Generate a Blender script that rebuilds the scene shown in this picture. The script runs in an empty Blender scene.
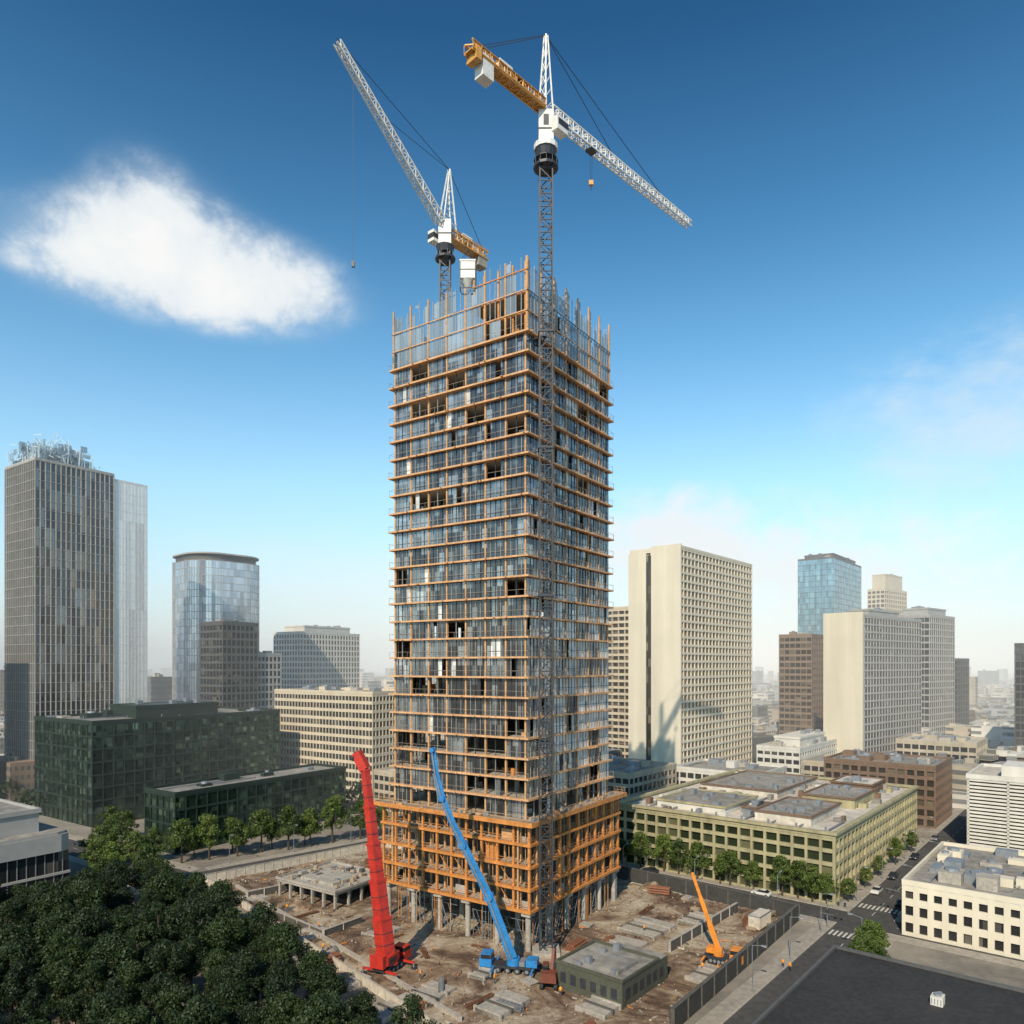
import bpy, math, random
import numpy as np
from mathutils import Vector, Matrix
from mathutils import noise as mn
random.seed(7)
scene=bpy.context.scene
col=scene.collection
scene.view_settings.view_transform='Standard'
scene.view_settings.look='None'
scene.view_settings.exposure=0
rad=math.radians

# ---------------------------------------------------------------- materials
def newmat(name):
    m=bpy.data.materials.new(name); m.use_nodes=True
    nt=m.node_tree; nt.nodes.clear()
    out=nt.nodes.new('ShaderNodeOutputMaterial')
    return m,nt,out
def N(nt,t,**kw):
    n=nt.nodes.new(t)
    for k,v in kw.items(): setattr(n,k,v)
    return n
def lk(nt,a,b): nt.links.new(a,b)
def c4(c): return (c[0],c[1],c[2],1)
def solid(name,c,rough=.8,var=.25,scale=.4,bump=.0,c2=None,metal=0,fine=6.0,streak=False):
    m,nt,out=newmat(name)
    p=N(nt,'ShaderNodeBsdfPrincipled'); p.inputs['Roughness'].default_value=rough; p.inputs['Metallic'].default_value=metal
    tc=N(nt,'ShaderNodeTexCoord')
    n1=N(nt,'ShaderNodeTexNoise'); n1.inputs['Scale'].default_value=scale; n1.inputs['Detail'].default_value=6; n1.inputs['Roughness'].default_value=.65
    n2=N(nt,'ShaderNodeTexNoise'); n2.inputs['Scale'].default_value=scale*fine; n2.inputs['Detail'].default_value=4
    lk(nt,tc.outputs['Object'],n1.inputs['Vector'])
    if streak:
        mp=N(nt,'ShaderNodeMapping'); mp.inputs['Scale'].default_value=(1,1,.06); lk(nt,tc.outputs['Object'],mp.inputs[0]); lk(nt,mp.outputs[0],n2.inputs['Vector'])
    else: lk(nt,tc.outputs['Object'],n2.inputs['Vector'])
    a=N(nt,'ShaderNodeMath',operation='ADD'); lk(nt,n1.outputs[0],a.inputs[0]); lk(nt,n2.outputs[0],a.inputs[1])
    r=N(nt,'ShaderNodeValToRGB'); h=N(nt,'ShaderNodeMath',operation='MULTIPLY'); h.inputs[1].default_value=.5
    lk(nt,a.outputs[0],h.inputs[0]); lk(nt,h.outputs[0],r.inputs[0])
    r.color_ramp.elements[0].position=.34; r.color_ramp.elements[1].position=.66
    lo=[x*(1-var) for x in c]; hi=c2 if c2 else [min(1,x*(1+var)) for x in c]
    r.color_ramp.elements[0].color=c4(lo); r.color_ramp.elements[1].color=c4(hi)
    lk(nt,r.outputs[0],p.inputs['Base Color'])
    if bump:
        b=N(nt,'ShaderNodeBump'); b.inputs['Strength'].default_value=bump; b.inputs['Distance'].default_value=.3
        lk(nt,n2.outputs[0],b.inputs['Height']); lk(nt,b.outputs[0],p.inputs['Normal'])
    lk(nt,p.outputs[0],out.inputs[0]); return m
def glass(name,dark,light,cell=(1.5,1.5,4),metal=.6,rough=.08,transp=0,lightfrac=.25,wob=.05):
    m,nt,out=newmat(name)
    p=N(nt,'ShaderNodeBsdfPrincipled'); p.inputs['Roughness'].default_value=rough; p.inputs['Metallic'].default_value=metal
    tc=N(nt,'ShaderNodeTexCoord')
    off=N(nt,'ShaderNodeVectorMath',operation='ADD'); off.inputs[1].default_value=(.37,.37,.11)
    dv=N(nt,'ShaderNodeVectorMath',operation='DIVIDE'); dv.inputs[1].default_value=cell
    fl=N(nt,'ShaderNodeVectorMath',operation='FLOOR')
    wn=N(nt,'ShaderNodeTexWhiteNoise'); wn.noise_dimensions='3D'
    lk(nt,tc.outputs['Object'],off.inputs[0]); lk(nt,off.outputs[0],dv.inputs[0]); lk(nt,dv.outputs[0],fl.inputs[0]); lk(nt,fl.outputs[0],wn.inputs['Vector'])
    r=N(nt,'ShaderNodeValToRGB'); e=r.color_ramp.elements
    e[0].position=0; e[0].color=c4([x*.7 for x in dark]); e[1].position=1; e[1].color=c4(light)
    x=e.new(1-lightfrac); x.color=c4(dark)
    lk(nt,wn.outputs['Value'],r.inputs[0]); lk(nt,r.outputs[0],p.inputs['Base Color'])
    g=N(nt,'ShaderNodeNewGeometry')
    s1=N(nt,'ShaderNodeVectorMath',operation='SUBTRACT'); s1.inputs[1].default_value=(.5,.5,.5)
    lk(nt,wn.outputs['Color'],s1.inputs[0])
    s2=N(nt,'ShaderNodeVectorMath',operation='SCALE'); s2.inputs['Scale'].default_value=wob; lk(nt,s1.outputs[0],s2.inputs[0])
    s3=N(nt,'ShaderNodeVectorMath',operation='ADD'); lk(nt,g.outputs['Normal'],s3.inputs[0]); lk(nt,s2.outputs[0],s3.inputs[1])
    s4=N(nt,'ShaderNodeVectorMath',operation='NORMALIZE'); lk(nt,s3.outputs[0],s4.inputs[0]); lk(nt,s4.outputs[0],p.inputs['Normal'])
    if transp:
        t=N(nt,'ShaderNodeBsdfTransparent'); mx=N(nt,'ShaderNodeMixShader'); mx.inputs[0].default_value=transp
        lk(nt,p.outputs[0],mx.inputs[1]); lk(nt,t.outputs[0],mx.inputs[2]); lk(nt,mx.outputs[0],out.inputs[0])
    else: lk(nt,p.outputs[0],out.inputs[0])
    return m
def facade_far(name,wall,win,fh=3.6,bw=3.0):
    m,nt,out=newmat(name)
    p=N(nt,'ShaderNodeBsdfPrincipled'); p.inputs['Roughness'].default_value=.8
    tc=N(nt,'ShaderNodeTexCoord'); sp=N(nt,'ShaderNodeSeparateXYZ'); lk(nt,tc.outputs['Object'],sp.inputs[0])
    def band(src,size,lo):
        d=N(nt,'ShaderNodeMath',operation='DIVIDE'); d.inputs[1].default_value=size; lk(nt,src,d.inputs[0])
        f=N(nt,'ShaderNodeMath',operation='FRACT'); lk(nt,d.outputs[0],f.inputs[0])
        g=N(nt,'ShaderNodeMath',operation='GREATER_THAN'); g.inputs[1].default_value=lo; lk(nt,f.outputs[0],g.inputs[0]); return g.outputs[0]
    s=N(nt,'ShaderNodeMath',operation='ADD'); lk(nt,sp.outputs[0],s.inputs[0]); lk(nt,sp.outputs[1],s.inputs[1])
    b1=band(sp.outputs[2],fh,.5); b2=band(s.outputs[0],bw,.4)
    ge=N(nt,'ShaderNodeNewGeometry'); sn=N(nt,'ShaderNodeSeparateXYZ'); lk(nt,ge.outputs['Normal'],sn.inputs[0])
    up=N(nt,'ShaderNodeMath',operation='LESS_THAN'); up.inputs[1].default_value=.5; lk(nt,sn.outputs[2],up.inputs[0])
    m1=N(nt,'ShaderNodeMath',operation='MULTIPLY'); lk(nt,b1,m1.inputs[0]); lk(nt,b2,m1.inputs[1])
    m2=N(nt,'ShaderNodeMath',operation='MULTIPLY'); lk(nt,m1.outputs[0],m2.inputs[0]); lk(nt,up.outputs[0],m2.inputs[1])
    n=N(nt,'ShaderNodeTexNoise'); n.inputs['Scale'].default_value=.03; n.inputs['Detail'].default_value=5; lk(nt,tc.outputs['Object'],n.inputs['Vector'])
    r=N(nt,'ShaderNodeValToRGB'); r.color_ramp.elements[0].position=.35; r.color_ramp.elements[1].position=.65
    r.color_ramp.elements[0].color=c4([x*.55 for x in wall]); r.color_ramp.elements[1].color=c4([min(1,x*1.3) for x in wall]); lk(nt,n.outputs[0],r.inputs[0])
    mx=N(nt,'ShaderNodeMix',data_type='RGBA'); lk(nt,m2.outputs[0],mx.inputs[0]); lk(nt,r.outputs[0],mx.inputs[6]); mx.inputs[7].default_value=c4(win)
    lk(nt,mx.outputs[2],p.inputs['Base Color']); lk(nt,p.outputs[0],out.inputs[0]); return m

concrete=solid('concrete',(.34,.31,.265),.85,.3,.3,.2)
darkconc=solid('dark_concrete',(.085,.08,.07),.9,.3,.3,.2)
timber=solid('formwork_timber',(.50,.29,.14),.75,.3,.5)
slabtimber=solid('slab_edge_timber',(.56,.32,.16),.7,.3,.25)
weathered=solid('weathered_timber',(.34,.26,.18),.8,.3,.5)
orange=solid('orange_formwork',(.50,.20,.05),.65,.38,.4)
steel=solid('grey_steel',(.24,.26,.28),.5,.25,.6,metal=.3)
darksteel=solid('dark_steel',(.045,.05,.06),.5,.3,.6,metal=.3)
palesteel=solid('pale_mullion_steel',(.40,.40,.38),.4,.25,.6,metal=.4)
whitep=solid('white_paint',(.68,.67,.64),.45,.18,.4)
ybrown=solid('ochre_paint',(.58,.29,.07),.5,.3,.5)
redp=solid('red_paint',(.46,.032,.020),.42,.35,.6)
bluep=solid('blue_paint',(.025,.19,.46),.42,.35,.6)
orangep=solid('orange_paint',(.66,.23,.03),.4,.3,.6)
rubber=solid('rubber',(.025,.025,.025),.8,.2,1)
asphalt=solid('asphalt',(.060,.058,.055),.9,.4,.12,.15)
paint=solid('road_paint',(.50,.48,.43),.7,.4,.9)
paving=solid('paving',(.30,.27,.225),.9,.28,.15,.1)
roofgrey=solid('roof_membrane',(.23,.215,.19),.9,.45,.06,.05,fine=9)
roofwhite=solid('roof_white',(.48,.44,.38),.85,.35,.06,fine=9)
roofdark=solid('roof_bitumen',(.026,.024,.023),.85,.5,.12,.25,fine=12)
cable=solid('cable',(.03,.03,.035),.6,.1,1)
hiviz=solid('hiviz_cloth',(.75,.30,.02),.8,.15,4)
skin=solid('skin',(.5,.3,.2),.6,.1,4)
trouser=solid('trousers',(.03,.04,.07),.9,.2,4)
yellowp=solid('yellow_paint',(.6,.42,.05),.45,.3,.6)
brownpaint=solid('brown_red_paint',(.16,.05,.03),.5,.3,.6)
tglassd=glass('curtain_glass_dark',(.12,.125,.13),(.40,.40,.39),(1.24,1.24,3.93),.65,.06,0,.25,.07)
tglassc=glass('curtain_glass_clear',(.38,.42,.44),(.65,.68,.69),(1.24,1.24,3.93),.6,.10,.45,.3,.05)
tpale=glass('pale_panel',(.60,.60,.57),(.84,.83,.79),(1.24,1.24,3.93),.1,.4,.0,.4,.03)
screen=glass('safety_screen',(.34,.42,.48),(.52,.6,.64),(1.24,1.24,4),.3,.3,.42,.3,.03)
cabg=glass('cab_glass',(.05,.06,.07),(.1,.1,.1))

# ---------------------------------------------------------------- mesh builder
class MB:
    def __init__(s): s.v=[];s.f=[];s.m=[]
    def box(s,x0,y0,z0,x1,y1,z1,m=0):
        b=len(s.v)
        s.v+=[(x0,y0,z0),(x1,y0,z0),(x1,y1,z0),(x0,y1,z0),(x0,y0,z1),(x1,y0,z1),(x1,y1,z1),(x0,y1,z1)]
        for q in ((0,3,2,1),(4,5,6,7),(0,1,5,4),(1,2,6,5),(2,3,7,6),(3,0,4,7)):
            s.f.append(tuple(b+i for i in q)); s.m.append(m)
    def ring(s,x0,y0,x1,y1,d,z0,z1,m=0):
        s.box(x0,y0,z0,x1,y0+d,z1,m); s.box(x0,y1-d,z0,x1,y1,z1,m)
        s.box(x0,y0+d,z0,x0+d,y1-d,z1,m); s.box(x1-d,y0+d,z0,x1,y1-d,z1,m)
    def prism(s,poly,z0,z1,m=0,mt=None):
        b=len(s.v);n=len(poly)
        s.v+=[(p[0],p[1],z0) for p in poly]+[(p[0],p[1],z1) for p in poly]
        s.f.append(tuple(b+i for i in range(n-1,-1,-1))); s.m.append(m)
        s.f.append(tuple(b+n+i for i in range(n))); s.m.append(m if mt is None else mt)
        for i in range(n):
            j=(i+1)%n; s.f.append((b+i,b+j,b+n+j,b+n+i)); s.m.append(m)
    def cyl(s,p,q,r0,r1,n=8,m=0):
        p=Vector(p);q=Vector(q);d=(q-p).normalized()
        u=d.orthogonal().normalized();w=d.cross(u);b=len(s.v)
        for c,r in((p,r0),(q,r1)):
            for i in range(n):
                a=2*math.pi*(i+.5)/n; s.v.append(tuple(c+u*(math.cos(a)*r)+w*(math.sin(a)*r)))
        for i in range(n):
            j=(i+1)%n; s.f.append((b+i,b+j,b+n+j,b+n+i)); s.m.append(m)
        s.f.append(tuple(b+i for i in range(n-1,-1,-1)));s.m.append(m)
        s.f.append(tuple(b+n+i for i in range(n)));s.m.append(m)
    def beam(s,p,q,w,m=0,h=None,w2=None,h2=None):
        p=Vector(p);q=Vector(q);d=(q-p).normalized();U=Vector((0,0,1))
        a=d.cross(U)
        if a.length<.01: a=d.cross(Vector((1,0,0)))
        a.normalize(); c=a.cross(d); h=h or w; w2=w2 or w; h2=h2 or h
        b=len(s.v)
        for o,ww,hh in((p,w,h),(q,w2,h2)):
            for sx,sy in((-1,-1),(1,-1),(1,1),(-1,1)): s.v.append(tuple(o+a*(sx*ww/2)+c*(sy*hh/2)))
        for f in((3,2,1,0),(4,5,6,7),(0,1,5,4),(1,2,6,5),(2,3,7,6),(3,0,4,7)):
            s.f.append(tuple(b+i for i in f)); s.m.append(m)
    def truss(s,p,q,w,h,n,r,m=0,w2=None,h2=None):
        p=Vector(p);q=Vector(q);d=(q-p).normalized()
        a=d.cross(Vector((0,0,1)))
        if a.length<.05: a=Vector((1,0,0))
        a.normalize(); c=a.cross(d).normalized(); w2=w2 or w;h2=h2 or h
        offs=[(-.5,-.5),(.5,-.5),(.5,.5),(-.5,.5)]
        P=[]
        for i in range(n+1):
            t=i/n; o=p.lerp(q,t); ww=w+(w2-w)*t; hh=h+(h2-h)*t
            P.append([o+a*(x*ww)+c*(y*hh) for x,y in offs])
        k=4
        for j in range(k): s.beam(P[0][j],P[n][j],r*1.5,m)
        for i in range(n):
            for j in range(k):
                j2=(j+1)%k
                if i%2==0: s.beam(P[i][j],P[i+1][j2],r,m)
                else: s.beam(P[i][j2],P[i+1][j],r,m)
                s.beam(P[i][j],P[i][j2],r,m)
    def obj(s,name,mats,loc=(0,0,0),ang=0,smooth=False):
        me=bpy.data.meshes.new(name); me.from_pydata([tuple(v) for v in s.v],[],s.f)
        for m in mats: me.materials.append(m)
        me.polygons.foreach_set('material_index',s.m)
        if smooth: me.polygons.foreach_set('use_smooth',[True]*len(s.f))
        me.update()
        o=bpy.data.objects.new(name,me); o.location=loc; o.rotation_euler=(0,0,ang); col.objects.link(o); return o
def inst(o,loc,ang=0,sc=1):
    n=bpy.data.objects.new(o.name.split('.')[0],o.data); n.location=loc; n.rotation_euler=(0,0,ang)
    n.scale=(sc,sc,sc) if not hasattr(sc,'__len__') else sc
    col.objects.link(n); return n

A1=rad(55.8); A2=rad(50); A3=rad(40)
R2=(.643,.766);L2=(-.766,.643)
def g2(a,b): return (R2[0]*a+L2[0]*b, R2[1]*a+L2[1]*b)
footprints=[]
# ---------------------------------------------------------------- generic office building
def office(name,X,Y,ang,sx,sy,h,fh,bay,wall,gl,roof=None,band=.35,pier=.5,fin=0,units=6,par=1.1,top=None,seed=0,proud=.3):
    rnd=random.Random(seed+int(X*7+Y))
    roof=roof or roofgrey
    b=MB(); d=proud
    mats=[wall,gl,roof,steel,concrete]
    b.box(d,d,0,sx-d,sy-d,h,1)
    nf=max(1,int(round(h/fh))); f=h/nf
    if band>0:
        for k in range(nf+1):
            z=k*f; z0=max(0,z-f*band/2); z1=min(h+.02,z+f*band/2)
            if k==nf: z0=h-f*band*.8
            if z1-z0>.02: b.ring(0,0,sx,sy,d+.05,z0,z1,0)
    if pier>0:
        for L,ax in((sx,0),(sy,1)):
            n=max(1,int(round(L/bay)))
            for i in range(n+1):
                c=i*L/n; a0=max(-.07,c-pier/2); a1=min(L+.07,c+pier/2)
                for side in(0,1):
                    S=(sy if ax==0 else sx); p0=(-.06-fin if side==0 else S-d); p1=(d if side==0 else S+.06+fin)
                    if ax==0: b.box(a0,p0,0,a1,p1,h+.01,0)
                    else: b.box(p0,a0+.003,0,p1,a1-.003,h+.005,0)
    b.ring(-.1,-.1,sx+.1,sy+.1,.5,h+.02,h+par,0)
    b.box(.4,.4,h-.02,sx-.4,sy-.4,h+.25,2)
    z=h+.25
    for i in range(units):
        w=rnd.uniform(.05,.17)*min(sx,30)+.8; l=rnd.uniform(.05,.17)*min(sy,30)+.8; hh=rnd.uniform(.6,2.4)
        x=rnd.uniform(1.5,max(1.6,sx-w-1.5)); y=rnd.uniform(1.5,max(1.6,sy-l-1.5))
        b.box(x,y,z-.1,x+w,y+l,z+hh+.01*i,rnd.choice((0,4,3,3)))
        if rnd.random()<.5: b.cyl((x+w/2,y+l/2,z+hh),(x+w/2,y+l/2,z+hh+.6),.35*min(w,l),.33*min(w,l),10,3)
        x=rnd.uniform(1.5,sx-2);y=rnd.uniform(1.5,sy-2); b.cyl((x,y,z-.1),(x,y,z+rnd.uniform(.5,1.4)),.16,.16,6,3)
        if i%3==0: x=rnd.uniform(1.5,sx*.5); b.beam((x,y,z+.3),(x+sx*.3,y,z+.3),.3,3)
    if top:
        m,hh=top; b.box(sx*m,sy*m,z-.05,sx*(1-m),sy*(1-m),z+hh,0); b.ring(sx*m-.3,sy*m-.3,sx*(1-m)+.3,sy*(1-m)+.3,.6,z+hh-.8,z+hh+.2,0)
        for i in range(4):
            x=sx*m+ (sx*(1-2*m)-2)*rnd.random(); y=sy*m+(sy*(1-2*m)-2)*rnd.random()
            b.box(x,y,z+hh,x+2,y+2,z+hh+1.5+.02*i,3)
    o=b.obj(name,mats,(X,Y,0),ang)
    cx=X+math.cos(ang)*sx/2-math.sin(ang)*sy/2; cy=Y+math.sin(ang)*sx/2+math.cos(ang)*sy/2
    footprints.append((cx,cy,max(sx,sy)*.62+8))
    return o

# ================================================================ HERO TOWER
TX,TY=2.9,141.6; S=34.8; Z0=25.2; NF=24; FH=3.93
def build_tower():
    b=MB(); rnd=random.Random(3)
    mats=[slabtimber,concrete,tglassd,tglassc,tpale,orange,steel,screen,darkconc,darksteel,palesteel,timber,weathered]
    T,C,GD,GC,PA,OR,ST,SC,DC,DS,PS,TB,WT=range(13)
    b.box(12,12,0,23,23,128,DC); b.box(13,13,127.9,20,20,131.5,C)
    a=-1.8; e=S+1.8; PL=[8.2,12.4,16.65,20.9]
    for z in PL:
        b.box(a+.6,a+.6,z-.38,e-.6,e-.6,z-.02,C); b.ring(a-.3,a-.3,e+.3,e+.3,1.0,z-.5,z,OR)
    b.box(a-1.2,a-1.2,24.65,e+1.2,e+1.2,25.15,WT); b.ring(a-1.35,a-1.35,e+1.35,e+1.35,.14,24.4,25.3,OR)
    n=10; st=(e-a)/n
    for lev in range(4):
        z0=PL[lev]; z1=(PL+[24.7])[lev+1]
        for i in range(n+1):
            c=a+i*st; c=min(max(c,a+.25),e-.25)
            for sd in range(4):
                for dep in(0.0,2.6):
                    k=a+.25+dep if sd in(0,1) else e-.25-dep
                    w=.22 if dep==0 else .16
                    if sd%2==0: b.box(k-w,c-w,z0-.01,k+w,c+w,z1-.4,OR if dep==0 else TB)
                    else: b.box(c-w-.004,k-w-.004,z0-.01,c+w+.004,k+w+.004,z1-.4,OR if dep==0 else TB)
            if i<n:
                for sd in range(4):
                    r=rnd.random(); c0=a+i*st+.3;c1=c0+st-.6
                    kk=a+1.2 if sd in(0,1) else e-1.2
                    if r<.30:
                        mt=rnd.choice((TB,OR,DC,DC,C)); hh=z0+rnd.uniform(1,3.6)
                        if sd%2==0: b.box(kk,c0,z0,kk+.1,c1,hh,mt)
                        else: b.box(c0,kk,z0,c1,kk+.1,hh,mt)
                    ko=a+.1 if sd in(0,1) else e-.1
                    for zz in(.55,1.1):
                        if sd%2==0: b.beam((ko,c0-.3,z0+zz),(ko,c1+.3,z0+zz),.07,OR)
                        else: b.beam((c0-.3,ko,z0+zz),(c1+.3,ko,z0+zz),.07,OR)
                    for f_ in(.33,.66):
                        cc=c0+(c1-c0)*f_
                        if rnd.random()<.6:
                            if sd%2==0: b.beam((ko+.5,cc,z0),(ko+.5,cc,z1-.4),.1,TB)
                            else: b.beam((cc,ko+.5,z0),(cc,ko+.5,z1-.4),.1,TB)
                    if rnd.random()<.3:
                        if sd%2==0: b.beam((ko+.3,c0,z0),(ko+.3,c1,z1-.5),.1,OR)
                        else: b.beam((c0,ko+.3,z0),(c1,ko+.3,z1-.5),.1,OR)
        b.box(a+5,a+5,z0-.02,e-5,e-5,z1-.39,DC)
    for c in range(0,int(e-a)+3,2):
        if a-1+c<e+1:
            for k in(a-1.1,e+1.1):
                b.beam((k,a-1+c,25.1),(k,a-1+c,26.4),.07,ST); b.beam((a-1+c,k,25.1),(a-1+c,k,26.4),.07,ST)
    for zz in(25.8,26.35): b.ring(a-1.13,a-1.13,e+1.13,e+1.13,.06,zz,zz+.06,TB)
    for i in range(40):
        s=rnd.choice((0,1)); u=rnd.uniform(a,e-2); v=rnd.uniform(a-.9,-.9-.3)
        w,l=rnd.uniform(.3,1.8),rnd.uniform(.2,.5)
        if s: b.box(u,v,25.1,u+w,v+l,25.3+rnd.random()*.8,rnd.choice((TB,C,OR,ST)))
        else: b.box(v,u,25.1,v+l,u+w,25.3+rnd.random()*.8,rnd.choice((TB,C,OR,ST)))
    for i in range(6):
        for j in range(6):
            x=a+1+(e-a-2)*i/5;y=a+1+(e-a-2)*j/5
            if 0<i<5 and 0<j<5 and (i+j)%2: continue
            b.cyl((x,y,-.5),(x,y,7.9),.55,.55,12,C); b.box(x-1,y-1,7.0,x+1,y+1,7.75,C)
    for i in range(90):
        x=rnd.uniform(a,e);y=rnd.uniform(a,e)
        if rnd.random()<.5: x=rnd.choice((a+.6,e-.6,a+2.5))
        else: y=rnd.choice((a+.6,e-.6,a+2.5))
        b.cyl((x,y,0),(x,y,7.8),.07,.07,5,rnd.choice((OR,TB,ST)))
    for i in range(22):
        x=a+.6 if i%2 else rnd.uniform(a,e-4); y=rnd.uniform(a,e-4) if i%2 else a+.6
        dx,dy=(0,2.5) if i%2 else (2.5,0)
        for h in(2,4,6): b.beam((x,y,h),(x+dx,y+dy,h),.08,ST)
        b.beam((x,y,0),(x+dx,y+dy,6),.07,ST)
    for k in range(1,NF+1):
        z=Z0+k*FH
        b.box(.3,.3,z-.30,S-.3,S-.3,z,C)
        o=.80+rnd.uniform(-.12,.16)
        b.ring(-o,-o,S+o,S+o,o+.55,z-.32,z+.03,T)
        b.ring(-o+.02,-o+.02,S+o-.02,S+o-.02,.04,z+1.12,z+1.17,WT)
        for i in range(15):
            c=-.7+i*(S+1.4)/14
            for kk in(-o+.05,S+o-.05):
                b.beam((kk,c,z),(kk,c,z+1.15),.05,ST); b.beam((c,kk,z),(c,kk,z+1.15),.05,ST)
        for i in range(8):
            c=rnd.uniform(0,S)
            if rnd.random()<.5: b.box(-o-.6,c,z-.3,-o+.1,c+.2,z-.1,TB)
            else: b.box(c,-o-.6,z-.3,c+.2,-o+.1,z-.1,TB)
    nb=7; bw=S/nb
    for i in range(nb+1):
        c=min(max(i*bw,.35),S-.35)
        for kk in(.12,S-.12):
            b.box(kk-.22,c-.17,25,kk+.22,c+.17,119.3,TB)
            if 0<i<nb: b.box(c-.17,kk-.22,25,c+.17,kk+.22,119.31,TB)
    for x in(7,28):
        for y in(7,17.5,28): b.box(x-.35,y-.35,25,x+.35,y+.35,119.2,C)
    NM=28; mw=S/NM
    for k in range(NF):
        z=Z0+k*FH+.04; z1=Z0+(k+1)*FH-.33
        for sd in range(4):
            for g in range(7):
                r=rnd.random()
                if sd==0:
                    if k<4: t=GD if r<.35 else(GC if r<.5 else -1)
                    elif g>=5: t=GC if r<.6 else(GD if r<.85 else -1)
                    else: t=GD if r<.78 else(GC if r<.92 else -1)
                    if k>=22 and g>2: t=-1 if r<.3 else GC
                elif sd==1:
                    if k<2: t=PA if r<.35 else(GC if r<.6 else -1)
                    elif k<11: t=PA if (g>=2 and r<.68) else(GC if r<.85 else GD)
                    else: t=GD if r<.70 else(GC if r<.88 else(PA if r<.95 else -1))
                else: t=GD if r<.45 else(GC if r<.6 else -1)
                for q in range(4):
                    i=g*4+q; c0=i*mw; tt=t
                    if rnd.random()<.11: tt=rnd.choice((GD,GC,-1,PA))
                    kk=.06 if sd<2 else S-.06
                    ml=PS if rnd.random()<.6 else DS
                    if sd%2==0:
                        if tt>=0: b.box(kk-.02,c0+.05,z,kk+.02,c0+mw-.05,z1,tt)
                        if q and not(tt<0 and q%2): b.box(kk-.14,c0-.05,z,kk+.07,c0+.05,z1,ml)
                    else:
                        if tt>=0: b.box(c0+.05,kk-.02,z,c0+mw-.05,kk+.02,z1,tt)
                        if q and not(tt<0 and q%2): b.box(c0-.05,kk-.14,z,c0+.05,kk+.07,z1,ml)
                if t>=0:
                    zc=z+1.0+ (0 if t!=PA else .4)
                    if sd%2==0: b.box(kk-.06,g*bw+.25,zc,kk+.05,g*bw+bw-.25,zc+.09,DS)
                    else: b.box(g*bw+.25,kk-.06,zc,g*bw+bw-.25,kk+.05,zc+.09,DS)
        for i in range(6):
            x=rnd.uniform(1.5,9);y=rnd.uniform(1.5,32)
            if rnd.random()<.5:x,y=y,x
            b.box(x,y,z-.02,x+rnd.uniform(.5,2),y+rnd.uniform(.5,2),z+rnd.uniform(.4,2),rnd.choice((TB,OR,PA,C)))
    zt=Z0+NF*FH
    for sd in range(4):
        for i in range(NM+1):
            c=i*mw; kk=-.1 if sd<2 else S+.1
            hh=rnd.choice((11,12,12.5,13,13.5,14.5)) if i%4 else 14.4
            if sd==0 and i>15: hh-=1.5
            if sd>=2: hh-=2.5
            w=.07 if i%4 else .16; mt=PS if i%4 else TB
            if sd%2==0: b.box(kk-w,c-w,zt,kk+w,c+w,zt+hh,mt)
            else: b.box(c-w-.01,kk-w-.01,zt,c+w+.01,kk+w+.01,zt+hh+.01,mt)
            if i<NM:
                for lv in range(4):
                    z0=zt+.1+lv*FH; z1=min(z0+FH-.3,zt+hh-.5)
                    if rnd.random()<(.95,.92,.85,.7)[lv] and z1>z0+.6:
                        if sd==0 and i<9 and rnd.random()<.45: continue
                        if sd%2==0: b.box(kk-.02,c+.08,z0,kk+.02,c+mw-.08,z1,SC)
                        else: b.box(c+.08,kk-.02,z0,c+mw-.08,kk+.02,z1,SC)
        for lv in(1,2,3):
            if lv==3 and sd!=0: continue
            z=zt+lv*FH; kk=-.3 if sd<2 else S+.3; lim=S if lv<3 else 13
            if sd%2==0: b.beam((kk,-.4,z),(kk,lim,z),.2,T if lv<3 else OR)
            else: b.beam((-.4,kk,z+.01),(lim,kk,z+.01),.2,T if lv<2 else ST)
    for lv in(1,2):
        z=zt+lv*FH
        b.box(.5,.5,z-.25,S-.5-10*lv+6,16-3*lv+4,z,C); b.box(.1,-.35,z-.4,.5,14,z+.02,OR)
        for y in(0.6,3.5,7,10.5,13.5): b.box(.25,y-.18,z-FH,.6,y+.18,z-.25,OR)
    for y in(0.6,3.5,7,10.5,13): b.box(.2,y-.16,zt+2*FH,.55,y+.16,zt+3.5*FH,TB)
    for i in range(26):
        x=rnd.uniform(1,33);y=rnd.uniform(1,33); b.cyl((x,y,zt),(x,y,zt+rnd.uniform(3,9)),.12,.12,5,rnd.choice((ST,TB,C)))
    for i in range(24):
        x=rnd.uniform(1,31);y=rnd.uniform(1,31); b.box(x,y,zt-.01,x+rnd.uniform(.6,3),y+rnd.uniform(.6,3),zt+rnd.uniform(.5,2.6),rnd.choice((TB,OR,PA,C)))
    b.obj('high_rise_under_construction',mats,(TX,TY,0),A1)
build_tower(); footprints.append((TX,TY+28,50))

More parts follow.
